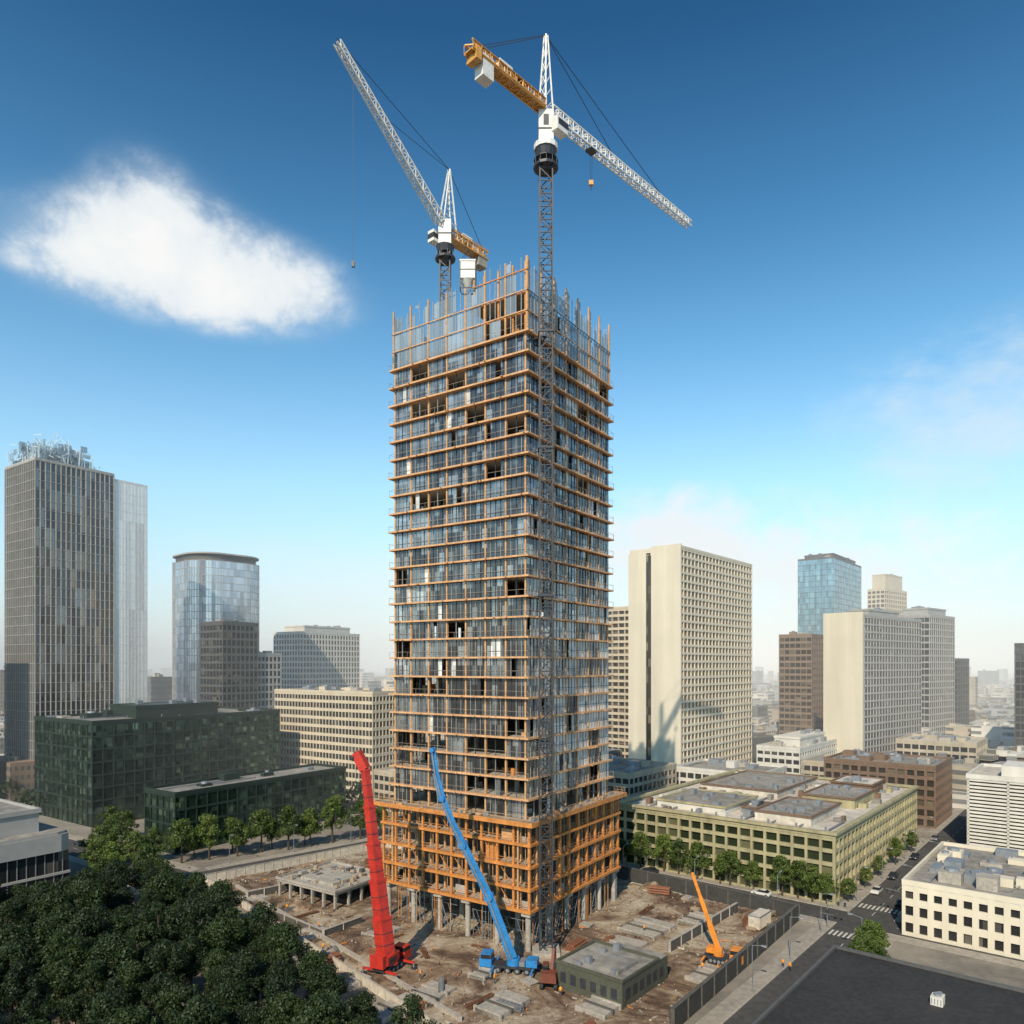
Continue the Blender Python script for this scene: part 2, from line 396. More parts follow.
# ================================================================ TOWER CRANES
def hammerhead():
    b=MB(); W,Y_,D,CB,CN=0,1,2,3,4
    bx,by=6.45,139.9; base=Vector((bx,by,0))
    b.truss((bx,by,0),(bx,by,151.5),2.4,2.4,62,.17,D)
    b.box(bx-2.6,by-2.6,0,bx+2.6,by+2.6,1.0,CN)
    for z in(40,68,96,118):
        b.ring(bx-1.5,by-1.5,bx+1.5,by+1.5,.3,z,z+.4,D)
        b.beam((bx,by+1.5,z+.2),(bx-1.2,by+6,z+.2),.25,D); b.beam((bx-1,by+1.5,z+.2),(bx-4.4,by+3.8,z+.2),.2,D)
    d=Vector((.702,.712,0)); n=Vector((-.712,.702,0)); zj=161.0
    b.cyl((bx,by,149.5),(bx,by,150),2.4,2.4,12,D); b.cyl((bx,by,151.5),(bx,by,153),1.7,2.1,14,D); b.cyl((bx,by,153),(bx,by,154),2.3,2.3,14,W)
    for i in range(12):
        a=i*math.pi/6; b.beam((bx+2.3*math.cos(a),by+2.3*math.sin(a),150),(bx+2.3*math.cos(a),by+2.3*math.sin(a),151.1),.08,D)
    b.cyl((bx,by,151.05),(bx,by,151.15),2.36,2.36,12,D)
    b.box(bx-1.4,by-1.4,154,bx+1.4,by+1.4,160,W); b.box(bx-1.46,by-1.46,156.2,bx+1.46,by+1.46,156.5,D); b.box(bx-.5,by-1.47,157,bx+.5,by-1.3,159,D)
    c=base+n*-2.3+d*1.2+Vector((0,0,157))
    def obox(c,l,w,h,m): b.beam(c-d*(l/2),c+d*(l/2),w,m,h=h)
    obox(c,3,1.9,2.6,W); obox(c+d*.2+Vector((0,0,.2)),2.9,1.96,1.2,CB)
    ap=base+Vector((0,0,175.0))
    for s1 in(-1,1):
        for s2 in(-1.1,1.1): b.beam(base+n*s1*.9+d*s2+Vector((0,0,160)),ap+n*s1*.25+d*s2*.2,.26,W)
        for i in range(6):
            t=i/6;t2=(i+1)/6
            p=base+n*s1*.9*(1-t*.72)+d*(-1.1*(1-t*.8))+Vector((0,0,160+15*t)); q=base+n*s1*.9*(1-t2*.72)+d*(1.1*(1-t2*.8))+Vector((0,0,160+15*t2)); b.beam(p,q,.13,W)
            p2=base-n*s1*.9*(1-t2*.72)+d*(-1.1*(1-t2*.8))+Vector((0,0,160+15*t2)); b.beam(p,p2,.11,W)
    j0=base+d*1.2+Vector((0,0,zj)); j1=base+d*51.6+Vector((0,0,zj))
    b.truss(j0,j1,1.7,2.1,34,.15,W,w2=1.3,h2=1.3)
    k0=base-d*1.2+Vector((0,0,zj)); k1=base-d*19.8+Vector((0,0,zj))
    b.truss(k0,k1,1.9,1.6,12,.2,Y_); b.beam(k0+Vector((0,0,-.6)),k1+Vector((0,0,-.6)),2.4,Y_,h=.22)
    for i in range(10):
        for s1 in(-1.15,1.15):
            p=k0.lerp(k1,i/9)+n*s1+Vector((0,0,-.5)); b.beam(p,p+Vector((0,0,1.3)),.07,Y_)
    for s1 in(-1.15,1.15): b.beam(k0+n*s1+Vector((0,0,.8)),k1+n*s1+Vector((0,0,.8)),.09,Y_)
    cc=k0.lerp(k1,.80)+Vector((0,0,-1.9)); obox(cc,2.6,2.1,3.8,W); obox(k0.lerp(k1,.93)+Vector((0,0,-.9)),1.2,2.6,2.2,Y_)
    obox(k0.lerp(k1,.55)+Vector((0,0,.9)),3.2,1.6,1.6,W); obox(k0.lerp(k1,.35)+Vector((0,0,.8)),1.6,1.4,1.3,D)
    for t in(.42,.8):
        b.beam(ap,j0.lerp(j1,t)+Vector((0,0,1)),.10,CB)
    for s1 in(-.7,.7): b.beam(ap+n*s1*.3,k0.lerp(k1,.9)+n*s1+Vector((0,0,.8)),.09,CB)
    tr=j0.lerp(j1,.25)+Vector((0,0,-1.2)); obox(tr,1.8,1.5,.5,D)
    hk=tr+Vector((0,0,-6)); b.beam(tr+d*.4,hk+d*.2,.05,CB); b.beam(tr-d*.4,hk-d*.2,.05,CB)
    b.box(hk.x-.45,hk.y-.3,hk.z-.9,hk.x+.45,hk.y+.3,hk.z,Y_); b.cyl(hk+Vector((0,0,-.9)),hk+Vector((0,0,-1.9)),.2,.1,8,D)
    b.obj('tower_crane',[whitep,ybrown,darksteel,cable,concrete])
hammerhead()
def luffing():
    b=MB(); bx,by=-15,165; base=Vector((bx,by,0)); W,Y_,D,CB,CN=0,1,2,3,4
    b.truss((bx,by,100),(bx,by,147.5),2.2,2.2,22,.17,D)
    d=Vector((-.65,-.76,0)); n=Vector((.76,-.65,0))
    b.cyl((bx,by,146),(bx,by,146.5),2.3,2.3,12,D); b.cyl((bx,by,147.5),(bx,by,149),1.7,2.1,14,D)
    for i in range(10):
        a=i*math.pi/5; b.beam((bx+2.2*math.cos(a),by+2.2*math.sin(a),146.5),(bx+2.2*math.cos(a),by+2.2*math.sin(a),147.6),.08,D)
    b.box(bx-1.4,by-1.4,149,bx+1.4,by+1.4,154.5,W); b.box(bx-1.46,by-1.46,151.2,bx+1.46,by+1.46,151.5,D)
    def V(x): return Vector((0,0,x))
    c=base-n*2.4+d*.8+V(151.5); b.beam(c-d*1.4,c+d*1.4,1.9,W,h=2.5); b.beam(c-d*1.2,c+d*1.45,1.96,CB,h=1.1)
    k0=base-d*1+V(152); k1=base-d*13+V(152)
    b.truss(k0,k1,2.2,1.8,7,.22,Y_); b.beam(k0+V(-.9),k1+V(-.9),2.6,Y_,h=.25)
    for s1 in(-1.25,1.25): b.beam(k0+n*s1+V(1.3),k1+n*s1+V(1.3),.1,Y_)
    cc=k0.lerp(k1,.85)+V(-1.6); b.beam(cc-d*1.4,cc+d*1.4,2.3,CN,h=3.0)
    cc=k0.lerp(k1,.45)+V(1.1); b.beam(cc-d*1.5,cc+d*1.5,1.8,W,h=1.8)
    ap=base-d*1.2+V(167)
    for s1 in(-.9,.9):
        b.beam(base+n*s1+d*1.3+V(154),ap+n*s1*.3,.26,W); b.beam(base+n*s1-d*2.6+V(153),ap+n*s1*.3,.26,W)
        for i in range(5):
            t=(i+.5)/5.5; p=(base+n*s1+d*1.3+V(154)).lerp(ap,t); q=(base+n*s1-d*2.6+V(153)).lerp(ap,t); b.beam(p,q,.14,W)
    j0=base+d*1.6+V(154); j1=base+d*29.3+V(176.2)
    b.truss(j0,j1,1.8,1.9,26,.16,W,w2=1.2,h2=1.1)
    b.beam(ap,j1+V(.6),.09,CB); b.beam(ap,j0.lerp(j1,.6)+V(.9),.08,CB); b.beam(ap,k1+V(.8),.1,CB)
    jh=j0.lerp(j1,.86); b.beam(jh,jh+V(-38),.05,CB); p=jh+V(-38); b.box(p.x-.3,p.y-.25,p.z-1.1,p.x+.3,p.y+.25,p.z,D)
    b.obj('luffing_tower_crane',[whitep,ybrown,darksteel,cable,concrete])
luffing()
b=MB()
P=Vector((-9.0,150,133.5))
b.box(P.x-1.5,P.y-1.3,P.z,P.x+1.5,P.y+1.3,P.z+3.6,0); b.cyl(P+Vector((0,0,-1.5)),P,.5,1.5,16,0)
b.ring(P.x-1.62,P.y-1.42,P.x+1.62,P.y+1.42,.2,P.z+3.4,P.z+3.7,0)
for s in((1,1),(1,-1),(-1,1),(-1,-1)):
    b.beam(P+Vector((s[0]*1.4,s[1]*1.2,3.6)),P+Vector((0,0,6.4)),.08,1)
    b.beam(P+Vector((s[0]*1.56,s[1]*1.36,3.3)),P+Vector((s[0]*1.56,s[1]*1.36,-2)),.16,1)
b.ring(P.x-1.6,P.y-1.4,P.x+1.6,P.y+1.4,.16,P.z-2.1,P.z-1.95,1); b.box(P.x-1.54,P.y-1.34,P.z+1.6,P.x+1.54,P.y+1.34,P.z+1.8,1)
b.beam(P+Vector((0,0,6.4)),Vector((P.x-3.9,P.y+9,151.5)),.06,1)
b.obj('concrete_skip',[whitep,darksteel])

# ================================================================ CONSTRUCTION MACHINES
def wheel(b,x,y,z,r,w,m,hub):
    b.cyl((x,y-w/2,z),(x,y+w/2,z),r,r,16,m); b.cyl((x,y-w/2-.03,z),(x,y+w/2+.03,z),r*.5,r*.5,12,hub)
def truck_chassis(b,L,col_m,rub,hub,dark):
    b.box(-L/2,-1.25,.9,L/2,1.25,1.35,dark)
    for i in range(4):
        x=-L/2+1.4+ i*(L-2.8)/3
        for y in(-1.15,1.15): wheel(b,x,y,.6,.6,.45,rub,hub)
    x0=L/2-.2
    b.prism([(x0-.0,-1.3),(x0+2.2,-1.3),(x0+2.3,-1.0),(x0+2.3,1.0),(x0+2.2,1.3),(x0,1.3)],.9,2.3,col_m)
    b.prism([(x0+.1,-1.22),(x0+1.9,-1.22),(x0+2.0,-.95),(x0+2.0,.95),(x0+1.9,1.22),(x0+.1,1.22)],2.3,3.05,4)
    b.box(x0+.1,-1.25,3.05,x0+1.95,1.25,3.2,col_m)
    for x in(-L/2+.3,L/2-.6):
        for s in(-1,1):
            b.beam((x,0,1.1),(x,s*3.6,1.0),.35,col_m); b.beam((x,s*3.5,1.1),(x,s*3.5,.2),.25,hub); b.cyl((x,s*3.5,.02),(x,s*3.5,.18),.6,.6,10,dark)
def toloc(wx,wy,wz,cx,cy,ang):
    dx,dy=wx-cx,wy-cy; return Vector((dx*math.cos(ang)+dy*math.sin(ang),-dx*math.sin(ang)+dy*math.cos(ang),wz))
b=MB(); truck_chassis(b,6.5,0,1,2,3)
b.cyl((0,0,1.35),(0,0,1.9),1.7,1.5,18,0); b.prism([(-3.2,-1.3),(-2.6,-1.6),(1,-1.5),(1.4,-.8),(1.4,.8),(1,1.5),(-2.6,1.6),(-3.2,1.3)],1.9,3.4,0); b.box(-3.9,-1.4,1.7,-3.1,1.4,3.9,0); b.box(-2.2,-1.62,2.2,-.2,1.62,3.0,3)
b.prism([(.2,1.4),(2.4,1.4),(2.4,2.3),(.2,2.3)],1.9,3.9,0); b.box(.3,1.35,2.7,2.45,2.35,3.6,4)
o=Vector((-1.0,0,3.0)); RA=rad(65)
cx,cy=-22,131.5
t=toloc(-26.9,134.5,35.6,cx,cy,RA); t2=toloc(-28.6,135.0,38.6,cx,cy,RA)
ws=[2.3,2.0,1.7,1.4,1.15]
for i in range(5):
    p=o.lerp(t,max(0,i/5-.02)); q=o.lerp(t,(i+1)/5); dn=(t-o).normalized(); b.beam(p,q,ws[i],0,h=ws[i]*1.1); b.beam(q-dn*.45,q+dn*.02,ws[i]+.25,0,h=ws[i]*1.1+.25)
    for f_ in(.3,.6): pp=p.lerp(q,f_); b.beam(pp-dn*.06,pp+dn*.06,ws[i]+.1,3,h=ws[i]*1.1+.1)
b.beam(t,t2,1.5,0,h=1.7); b.beam(t2,t2+Vector((-.8,.4,-1.4)),.7,3)
b.beam(o+Vector((1.8,0,-.6)),o.lerp(t,.22),.4,2); b.beam(t2,t2+Vector((-.3,0,-9)),.06,3)
b.obj('red_mobile_crane',[redp,rubber,steel,darksteel,cabg],(cx,cy,.3),RA)
b=MB(); truck_chassis(b,8,0,1,2,3)
b.cyl((0,0,1.35),(0,0,2.6),1.3,1.1,14,0); b.box(-4.4,-1.2,1.4,-2.4,1.2,2.6,0); b.box(-2.2,-1.1,1.4,-1.2,1.1,2.2,2)
cx,cy=.3,131.0; BA=rad(168)
pts=[(0,131,2.6),(-2.0,130.7,8.0),(-4.1,130.3,13.6),(-6.4,129.9,18.4),(-8.6,129.5,23.0),(-10.6,129.2,27.2),(-12.2,129,31.3),(-13.3,128.9,35.6),(-13.9,128.8,39.8)]
pl=[toloc(*p,cx,cy,BA) for p in pts]
for i in range(8):
    w=1.7-.11*i; b.beam(pl[i],pl[i+1],w,0,h=w*1.0,w2=w*.93,h2=w*.93)
    if i%2==1: b.cyl(pl[i+1]+Vector((0,-.9,0)),pl[i+1]+Vector((0,.9,0)),.85-.06*i,.85-.06*i,12,0)
    of=Vector((0,1.0-.05*i,0)); b.cyl(pl[i]+of,pl[i+1]+of,.14,.14,7,2)
    if i%2==0: b.beam(pl[i]+Vector((.9,0,.4)),pl[i+1]+Vector((.6,0,0)),.22,2)
b.cyl(pl[8],pl[8]+Vector((.2,0,-4)),.14,.12,7,1)
b.obj('blue_concrete_pump',[bluep,rubber,steel,darksteel,cabg],(cx,cy,.3),BA)
b=MB(); truck_chassis(b,5,0,1,2,3)
b.cyl((0,0,1.35),(0,0,1.8),1,1,14,0); b.box(-2,-1,1.8,.8,1,2.8,0)
cx,cy=38,135; OA=rad(-30); o=Vector((0,0,2.4)); t=toloc(33.4,136,16.2,cx,cy,OA)
for i in range(3): b.beam(o.lerp(t,i/3),o.lerp(t,(i+1)/3),.95-.2*i,0)
b.beam(o+Vector((1,0,-.5)),o.lerp(t,.3),.3,2); b.beam(t,t+Vector((0,0,-6)),.05,3)
b.obj('orange_mobile_crane',[orangep,rubber,steel,darksteel,cabg],(cx,cy,.3),OA)
b=MB()
for s in(-1,1):
    b.prism([(-2,s*1.2-.3),(2,s*1.2-.3),(2,s*1.2+.3),(-2,s*1.2+.3)],.2,.85,1)
    for x in(-2,2): b.cyl((x,s*1.2-.3,.5),(x,s*1.2+.3,.5),.48,.48,12,1)
b.cyl((0,0,.8),(0,0,1.2),.9,.9,14,2); b.box(-2.4,-1.3,1.2,1.2,1.3,2.3,0); b.box(-2.3,-1.2,2.3,-.8,1.2,2.75,0)
b.box(-.2,.35,2.3,1.3,1.25,3.3,3); b.box(-.25,.3,3.3,1.35,1.3,3.42,0)
b.beam((.9,-.2,2),(3.4,-.2,4.6),.5,0,h=.7); b.beam((3.4,-.2,4.6),(5.6,-.2,3.9),.45,0,h=.6); b.beam((5.5,-.2,4.1),(6.2,-.2,1.5),.35,0,h=.5)
b.prism([(5.6,-.75),(6.7,-.75),(6.7,.35),(5.6,.35)],.5,1.5,2); b.beam((1.4,-.2,1.9),(3,-.2,3.6),.2,2); b.beam((3.5,-.2,5.1),(5.4,-.2,4.5),.2,2)
exc=b.obj('excavator',[brownpaint,rubber,darksteel,cabg],(6.5,125.5,.35),rad(80))

def car(name,mat):
    b=MB()
    prof=[(-2.2,.35),(-2.25,.75),(-2.1,.95),(-1.2,1.0),(1.0,.98),(2.0,.82),(2.25,.6),(2.2,.35)]
    roof=[(-1.75,.98),(-1.15,1.42),(.25,1.45),(1.0,.97)]
    def side(pr,w0,w1,m):
        n=len(pr); k=len(b.v)
        for y in(-1,1):
            for (x,z) in pr:
                t=(z-.97)/.5 if w1!=w0 else 0
                w=w0+(w1-w0)*max(0,t); b.v.append((x,y*w,z))
        b.f.append(tuple(k+i for i in range(n)));b.m.append(m); b.f.append(tuple(k+n+i for i in range(n-1,-1,-1)));b.m.append(m)
        for i in range(n):
            j=(i+1)%n
            b.f.append((k+j,k+i,k+n+i,k+n+j)); b.m.append(m)
    side(prof,.9,.9,0); side(roof,.86,.66,1)
    b.box(-1.1,-.64,1.435,.2,.64,1.475,0)
    for x in(-1.4,1.4):
        for y in(-.82,.82): wheel(b,x,y,.33,.33,.22,2,3)
    b.box(2.15,-.8,.6,2.27,-.5,.74,4); b.box(2.15,.5,.6,2.27,.8,.74,4)
    return b.obj(name,[mat,cabg,rubber,steel,whitep])

def worker():
    me=bpy.data.meshes.new('construction_worker')
    v=[(0,0,.95),(0,0,1.25),(0,.02,1.45),(0,.02,1.56),(0,.03,1.70),
       (.10,0,.90),(.13,.08,.50),(.14,.0,.08),(.14,.16,.04),(-.10,0,.90),(-.12,-.06,.50),(-.14,-.16,.08),(-.14,-.02,.04),
       (.21,.0,1.42),(.27,.03,1.15),(.22,.25,1.02),(-.21,0,1.42),(-.28,-.04,1.14),(-.25,.1,.9)]
    e=[(0,1),(1,2),(2,3),(3,4),(0,5),(5,6),(6,7),(7,8),(0,9),(9,10),(10,11),(11,12),(2,13),(13,14),(14,15),(2,16),(16,17),(17,18)]
    me.from_pydata(v,e,[]); o=bpy.data.objects.new('construction_worker',me); col.objects.link(o)
    o.modifiers.new('Skin','SKIN')
    r=[.16,.16,.15,.06,.11,.10,.07,.05,.045,.10,.07,.05,.045,.07,.05,.035,.07,.05,.035]
    for i,sv in enumerate(me.skin_vertices[0].data): sv.radius=(r[i],r[i])
    me.skin_vertices[0].data[0].use_root=True
    ss=o.modifiers.new('Sub','SUBSURF'); ss.levels=1; ss.render_levels=1
    dg=bpy.context.evaluated_depsgraph_get(); m2=bpy.data.meshes.new_from_object(o.evaluated_get(dg))
    bpy.data.objects.remove(o)
    for m in(hiviz,trouser,skin,yellowp): m2.materials.append(m)
    for p in m2.polygons:
        c=p.center; p.use_smooth=True
        p.material_index=1 if c.z<.97 else(2 if c.z>1.52 else 0)
        if c.z<.97 and abs(c.x)>.2: p.material_index=2
        if c.z>1.72: p.material_index=3
    o=bpy.data.objects.new('construction_worker',m2); col.objects.link(o); return o
wk=worker(); wk.location=(8,121,.35)
for (x,y,a) in[(-3,126,1),(-16,128,2),(-24,138,.4),(34,131,3),(36.5,130.2,4.4),(20,131,1.2),(-40,152,2),(-36,140,.2),(27,150,5),(49.8,131.5,2.2),(49.1,133,5.2),(-50,163,3),(12,133,3.3)]:
    inst(wk,(x,y,.35 if x<49 else .15),a,random.uniform(.95,1.05))

# ================================================================ SITE
site=[(-12.5,112.5),(-76,184.5),(-38,220),(25,189),(60.5,158.5),(23,110),(12,98)]
def inside(p,poly):
    x,y=p;c=False;n=len(poly)
    for i in range(n):
        x1,y1=poly[i];x2,y2=poly[(i+1)%n]
        if (y1>y)!=(y2>y) and x<(x2-x1)*(y-y1)/(y2-y1)+x1: c=not c
    return c
def build_site():
    v=[];f=[];idx={}; st=1.2
    def vid(i,j):
        if (i,j) not in idx:
            x=-80+i*st;y=96+j*st
            h=.12+.35*abs(mn.noise((x*.12,y*.12,0)))+.18*abs(mn.noise((x*.5,y*.5,3)))
            idx[(i,j)]=len(v); v.append((x,y,h))
        return idx[(i,j)]
    for i in range(120):
        for j in range(106):
            x=-80+(i+.5)*st;y=96+(j+.5)*st
            if inside((x,y),site): f.append((vid(i,j),vid(i+1,j),vid(i+1,j+1),vid(i,j+1)))
    me=bpy.data.meshes.new('construction_site_ground'); me.from_pydata(v,[],f); me.update()
    for p in me.polygons:p.use_smooth=True
    m,nt,out=newmat('site_soil'); p=N(nt,'ShaderNodeBsdfPrincipled'); p.inputs['Roughness'].default_value=.95
    tc=N(nt,'ShaderNodeTexCoord')
    n1=N(nt,'ShaderNodeTexNoise'); n1.inputs['Scale'].default_value=.085; n1.inputs['Detail'].default_value=10; n1.inputs['Roughness'].default_value=.74; n1.inputs['Distortion'].default_value=.6
    n2=N(nt,'ShaderNodeTexNoise'); n2.inputs['Scale'].default_value=1.1; n2.inputs['Detail'].default_value=6; n2.inputs['Roughness'].default_value=.7
    for n in(n1,n2): lk(nt,tc.outputs['Object'],n.inputs['Vector'])
    r=N(nt,'ShaderNodeValToRGB'); E=r.color_ramp.elements; E[0].position=.34;E[0].color=(.035,.024,.017,1);E[1].position=.64;E[1].color=(.44,.38,.29,1)
    for q,c in((.42,(.10,.058,.035,1)),(.48,(.20,.135,.085,1)),(.54,(.33,.26,.18,1))): x=E.new(q);x.color=c
    a=N(nt,'ShaderNodeMix',data_type='RGBA'); a.blend_type='OVERLAY'; a.inputs[0].default_value=.6
    lk(nt,n1.outputs[0],r.inputs[0]); lk(nt,r.outputs[0],a.inputs[6]); lk(nt,n2.outputs[0],a.inputs[7]); lk(nt,a.outputs[2],p.inputs['Base Color'])
    bm=N(nt,'ShaderNodeBump');bm.inputs['Strength'].default_value=.8;bm.inputs['Distance'].default_value=.4;lk(nt,n2.outputs[0],bm.inputs['Height']);lk(nt,bm.outputs[0],p.inputs['Normal'])
    lk(nt,p.outputs[0],out.inputs[0]); me.materials.append(m)
    o=bpy.data.objects.new('construction_site_ground',me); col.objects.link(o)
    return m
soil=build_site()
def wallline(name,pts,h,t,mat,postm,step=2.5,z=0,cap=True):
    b=MB()
    for (p,q) in zip(pts[:-1],pts[1:]):
        P=Vector((*p,z));Q=Vector((*q,z)); L=(Q-P).length; n=max(1,int(L/step)); d=(Q-P)/n
        for i in range(n):
            a=P+d*i;c=P+d*(i+1)-d.normalized()*.06
            b.beam(a+Vector((0,0,h/2)),c+Vector((0,0,h/2)),t,0,h=h)
            b.beam(a,a+Vector((0,0,h+.15)),t+.12,1)
        if cap: b.beam(P+Vector((0,0,h+.06)),Q+Vector((0,0,h+.06)),t+.16,1,h=.1)
    return b.obj(name,[mat,postm])
hoardw=solid('hoarding_board',(.50,.45,.37),.8,.25,.2)
hoardd=solid('dark_hoarding',(.045,.045,.042),.8,.3,.2)
wallline('site_hoarding',[(-9,107),(-77.2,184.8)],1.7,.12,hoardw,concrete)
wallline('retaining_wall',[(24,110),(61.5,158),(26,190)],3.4,.5,hoardd,darkconc,5)
wallline('site_hoarding',[(-77.2,184.8),(-38.4,221.5),(24,191)],2.2,.12,hoardw,concrete)
wallline('low_site_wall',[(-8,113),(-68,181)],.8,.5,concrete,concrete,6)
wallline('excavation_wall',[(-62,172),(-44,188),(-30,172)],1.6,.4,darkconc,concrete,4,z=.2)
wallline('excavation_wall',[(30,140),(50,163)],2.0,.4,darkconc,concrete,4,z=.2)
wallline('excavation_wall',[(-52,160),(-38,148),(-32,156)],1.3,.4,darkconc,concrete,4,z=.2)
b=MB()
for k,(x,y,w,l,a) in enumerate([(-30,121,9,5,.9),(-44,141,12,6,.9),(-55,150,7,9,.9),(-62,166,8,5,.9),(-14,117,8,5,.97),(20,134,12,7,.97),(28,146,10,8,.87),(-27,146,7,4,.97),(40,152,8,6,.87),(-5,127,5,3,1),(-36,133,6,3,.9),(14,113,7,5,.87),(-20,112,9,4,.9),(-2,113,8,5,.9),(34,124,8,5,.87)]):
    c,s=math.cos(a),math.sin(a); h=.62+.02*k
    b.prism([(x+c*u-s*v,y+s*u+c*v) for u,v in((0,0),(w,0),(w,l),(0,l))],0,h,0)
    for t_ in range(3):
        b.prism([(x+c*u-s*v,y+s*u+c*v) for u,v in((w*t_/3,-.3),(w*t_/3+.4,-.3),(w*t_/3+.4,l+.3),(w*t_/3,l+.3))],0,h+.25,1 if t_%2 else 0)
b.obj('ground_slabs',[concrete,darkconc])
b=MB()
b.box(0,0,3.5,17,20,4.1,0); b.box(3,4,4.1,11,15,4.8,0)
for i in range(5):
    for j in range(6): b.box(.3+i*4,.3+j*3.8,0,.8+i*4,.8+j*3.8,3.5,0)
b.box(6,6,0,16,19,3.5,1); b.ring(-.2,-.2,17.2,20.2,.25,4.1,4.6,0)
rr=random.Random(4)
for i in range(60):
    x=rr.uniform(1,15);y=rr.uniform(1,18); b.box(x,y,4.1,x+rr.uniform(.3,2.0),y+rr.uniform(.2,1.2),4.2+rr.random()*.9,rr.choice((0,2,2,3,1)))
b.obj('concrete_deck',[concrete,darkconc,weathered,steel],(-39.4,163.4,.1),A1)
b=MB(); wallg=solid('olive_wall',(.07,.072,.05),.8,.3,.3)
b.prism([(0,0),(15,0),(15,8),(12,13),(0,13)],0,4.3,0,1)
b.ring(-.15,-.15,12,13.15,.35,4.3,4.75,0); b.box(2,2,4.3,8,6,5.0,1)
for i in range(6): b.box(-.06,1+i*2,1.3,.02,2.1+i*2,3,2)
for i in range(6): b.box(1+i*2.2,-.06,1.3,2.4+i*2.2,.02,3,2)
for i in range(10):
    x=rr.uniform(1,12);y=rr.uniform(1,10); b.box(x,y,4.3,x+rr.uniform(.4,1.3),y+rr.uniform(.4,1.2),4.8+rr.random()*.7,3)
b.obj('site_office_building',[wallg,roofgrey,darksteel,steel],(17.5,116.5,.15),A2)
def mk(name,fn,mats): b=MB(); fn(b); return b.obj(name,mats)
def f_timber(b):
    r=random.Random(2)
    for l in range(4):
        for i in range(6):
            if r.random()<.85: b.box(-1.6+r.uniform(-.3,.3),-.9+i*.3,.15+l*.2,1.6+r.uniform(-.3,.3),-.64+i*.3,.32+l*.2,0)
    b.box(-1.5,-1,0,-1.3,1,.14,0);b.box(1.3,-1,0,1.5,1,.14,0)
def f_pipe(b):
    for l in range(3):
        for i in range(5-l):
            y=-1.2+i*.6+l*.3; b.cyl((-2.5,y,.3+l*.5),(2.5,y,.3+l*.5),.27,.27,10,0)
def f_rebar(b):
    r=random.Random(9)
    for i in range(26): y=r.uniform(-.6,.6); b.beam((-3+r.uniform(-.4,.4),y,.1+r.random()*.4),(3+r.uniform(-.4,.4),y+r.uniform(-.3,.3),.1+r.random()*.4),.07,0)
def f_cont(b):
    b.box(-3,-1.2,.1,3,1.2,2.7,0)
    for i in range(20):
        x=-2.9+i*.3; b.box(x,-1.26,.2,x+.14,1.26,2.6,0)
    b.ring(-3.06,-1.3,3.06,1.3,.12,2.6,2.78,1); b.box(3,-.5,.2,3.06,.5,2.3,1)
def f_heap(b):
    n=16;k=len(b.v)
    for i in range(n):
        for j in range(n):
            x=(i/(n-1)-.5)*2;y=(j/(n-1)-.5)*2;h=max(0,1-(x*x+y*y))**1.1*1.8*(1+.5*mn.noise((x*2,y*2,1)))-.1
            b.v.append((x*3.2,y*2.6,h))
    for i in range(n-1):
        for j in range(n-1): b.f.append((k+i*n+j,k+(i+1)*n+j,k+(i+1)*n+j+1,k+i*n+j+1)); b.m.append(0)
def f_panel(b):
    r=random.Random(5)
    for l in range(4): b.box(-1.3+r.uniform(-.15,.15),-1.0,l*.16,1.3+r.uniform(-.15,.15),1.0,l*.16+.12,l%2)
def f_cage(b): b.truss((-2.5,0,.5),(2.5,0,.5),.8,.8,12,.06,0)
objs=[mk('timber_stack',f_timber,[weathered]),mk('pipe_stack',f_pipe,[solid('rusty_pipe',(.20,.08,.04),.7,.3,.8)]),mk('rebar_bundle',f_rebar,[solid('rust',(.16,.07,.035),.8,.3,1)]),
      mk('site_container',f_cont,[hoardw,steel]),mk('spoil_heap',f_heap,[soil]),mk('formwork_panel_stack',f_panel,[weathered,concrete]),mk('rebar_cage',f_cage,[steel])]
rs=random.Random(12); pos=[(-30,128),(-34,134),(-5,119),(52,154),(-48,166),(3,126),(-12,124)]
for o,p in zip(objs,pos): o.location=(*p,.3); o.rotation_euler=(0,0,rs.uniform(0,6))
placed=0; used=[(-22,131.5,6),(.3,131,6),(38,135,5),(6,122.5,5),(24,124,13)]
def intower(x,y):
    l=toloc(x,y,0,TX,TY,A1); return -3<l.x<38 and -3<l.y<38
def indeck(x,y):
    l=toloc(x,y,0,-39.4,163.4,A1); return -2<l.x<19 and -2<l.y<22
tries=0
while placed<60 and tries<6000:
    tries+=1
    x=rs.uniform(-76,60);y=rs.uniform(100,215)
    if not inside((x,y),site) or intower(x,y) or indeck(x,y): continue
    if any((x-a)**2+(y-c)**2<(r+1.5)**2 for a,c,r in used[:5]): continue
    if any((x-a)**2+(y-c)**2<2.8**2 for a,c,r in used[5:]): continue
    k=rs.choices(range(7),[4,3,5,0,5,4,2])[0]
    used.append((x,y,2)); inst(objs[k],(x,y,.28),rs.choice((A1,A1+1.57,A2,rs.uniform(0,6))),rs.uniform(.5,1.0)); placed+=1
b=MB()
for i in range(3600):
    x=rs.uniform(-76,60);y=rs.uniform(100,215)
    if not inside((x,y),site): continue
    s=rs.uniform(.08,.26); a=rs.uniform(0,3.1); l=s*rs.choice((1,1,1,2,5))
    b.beam((x-l*math.cos(a)/2,y-l*math.sin(a)/2,.36+s*.3),(x+l*math.cos(a)/2,y+l*math.sin(a)/2,.36+s*.4),s,rs.choice((0,0,0,1,2,3,3,4,5,5)))
b.obj('rubble',[concrete,weathered,orange,darkconc,hoardw,soil])

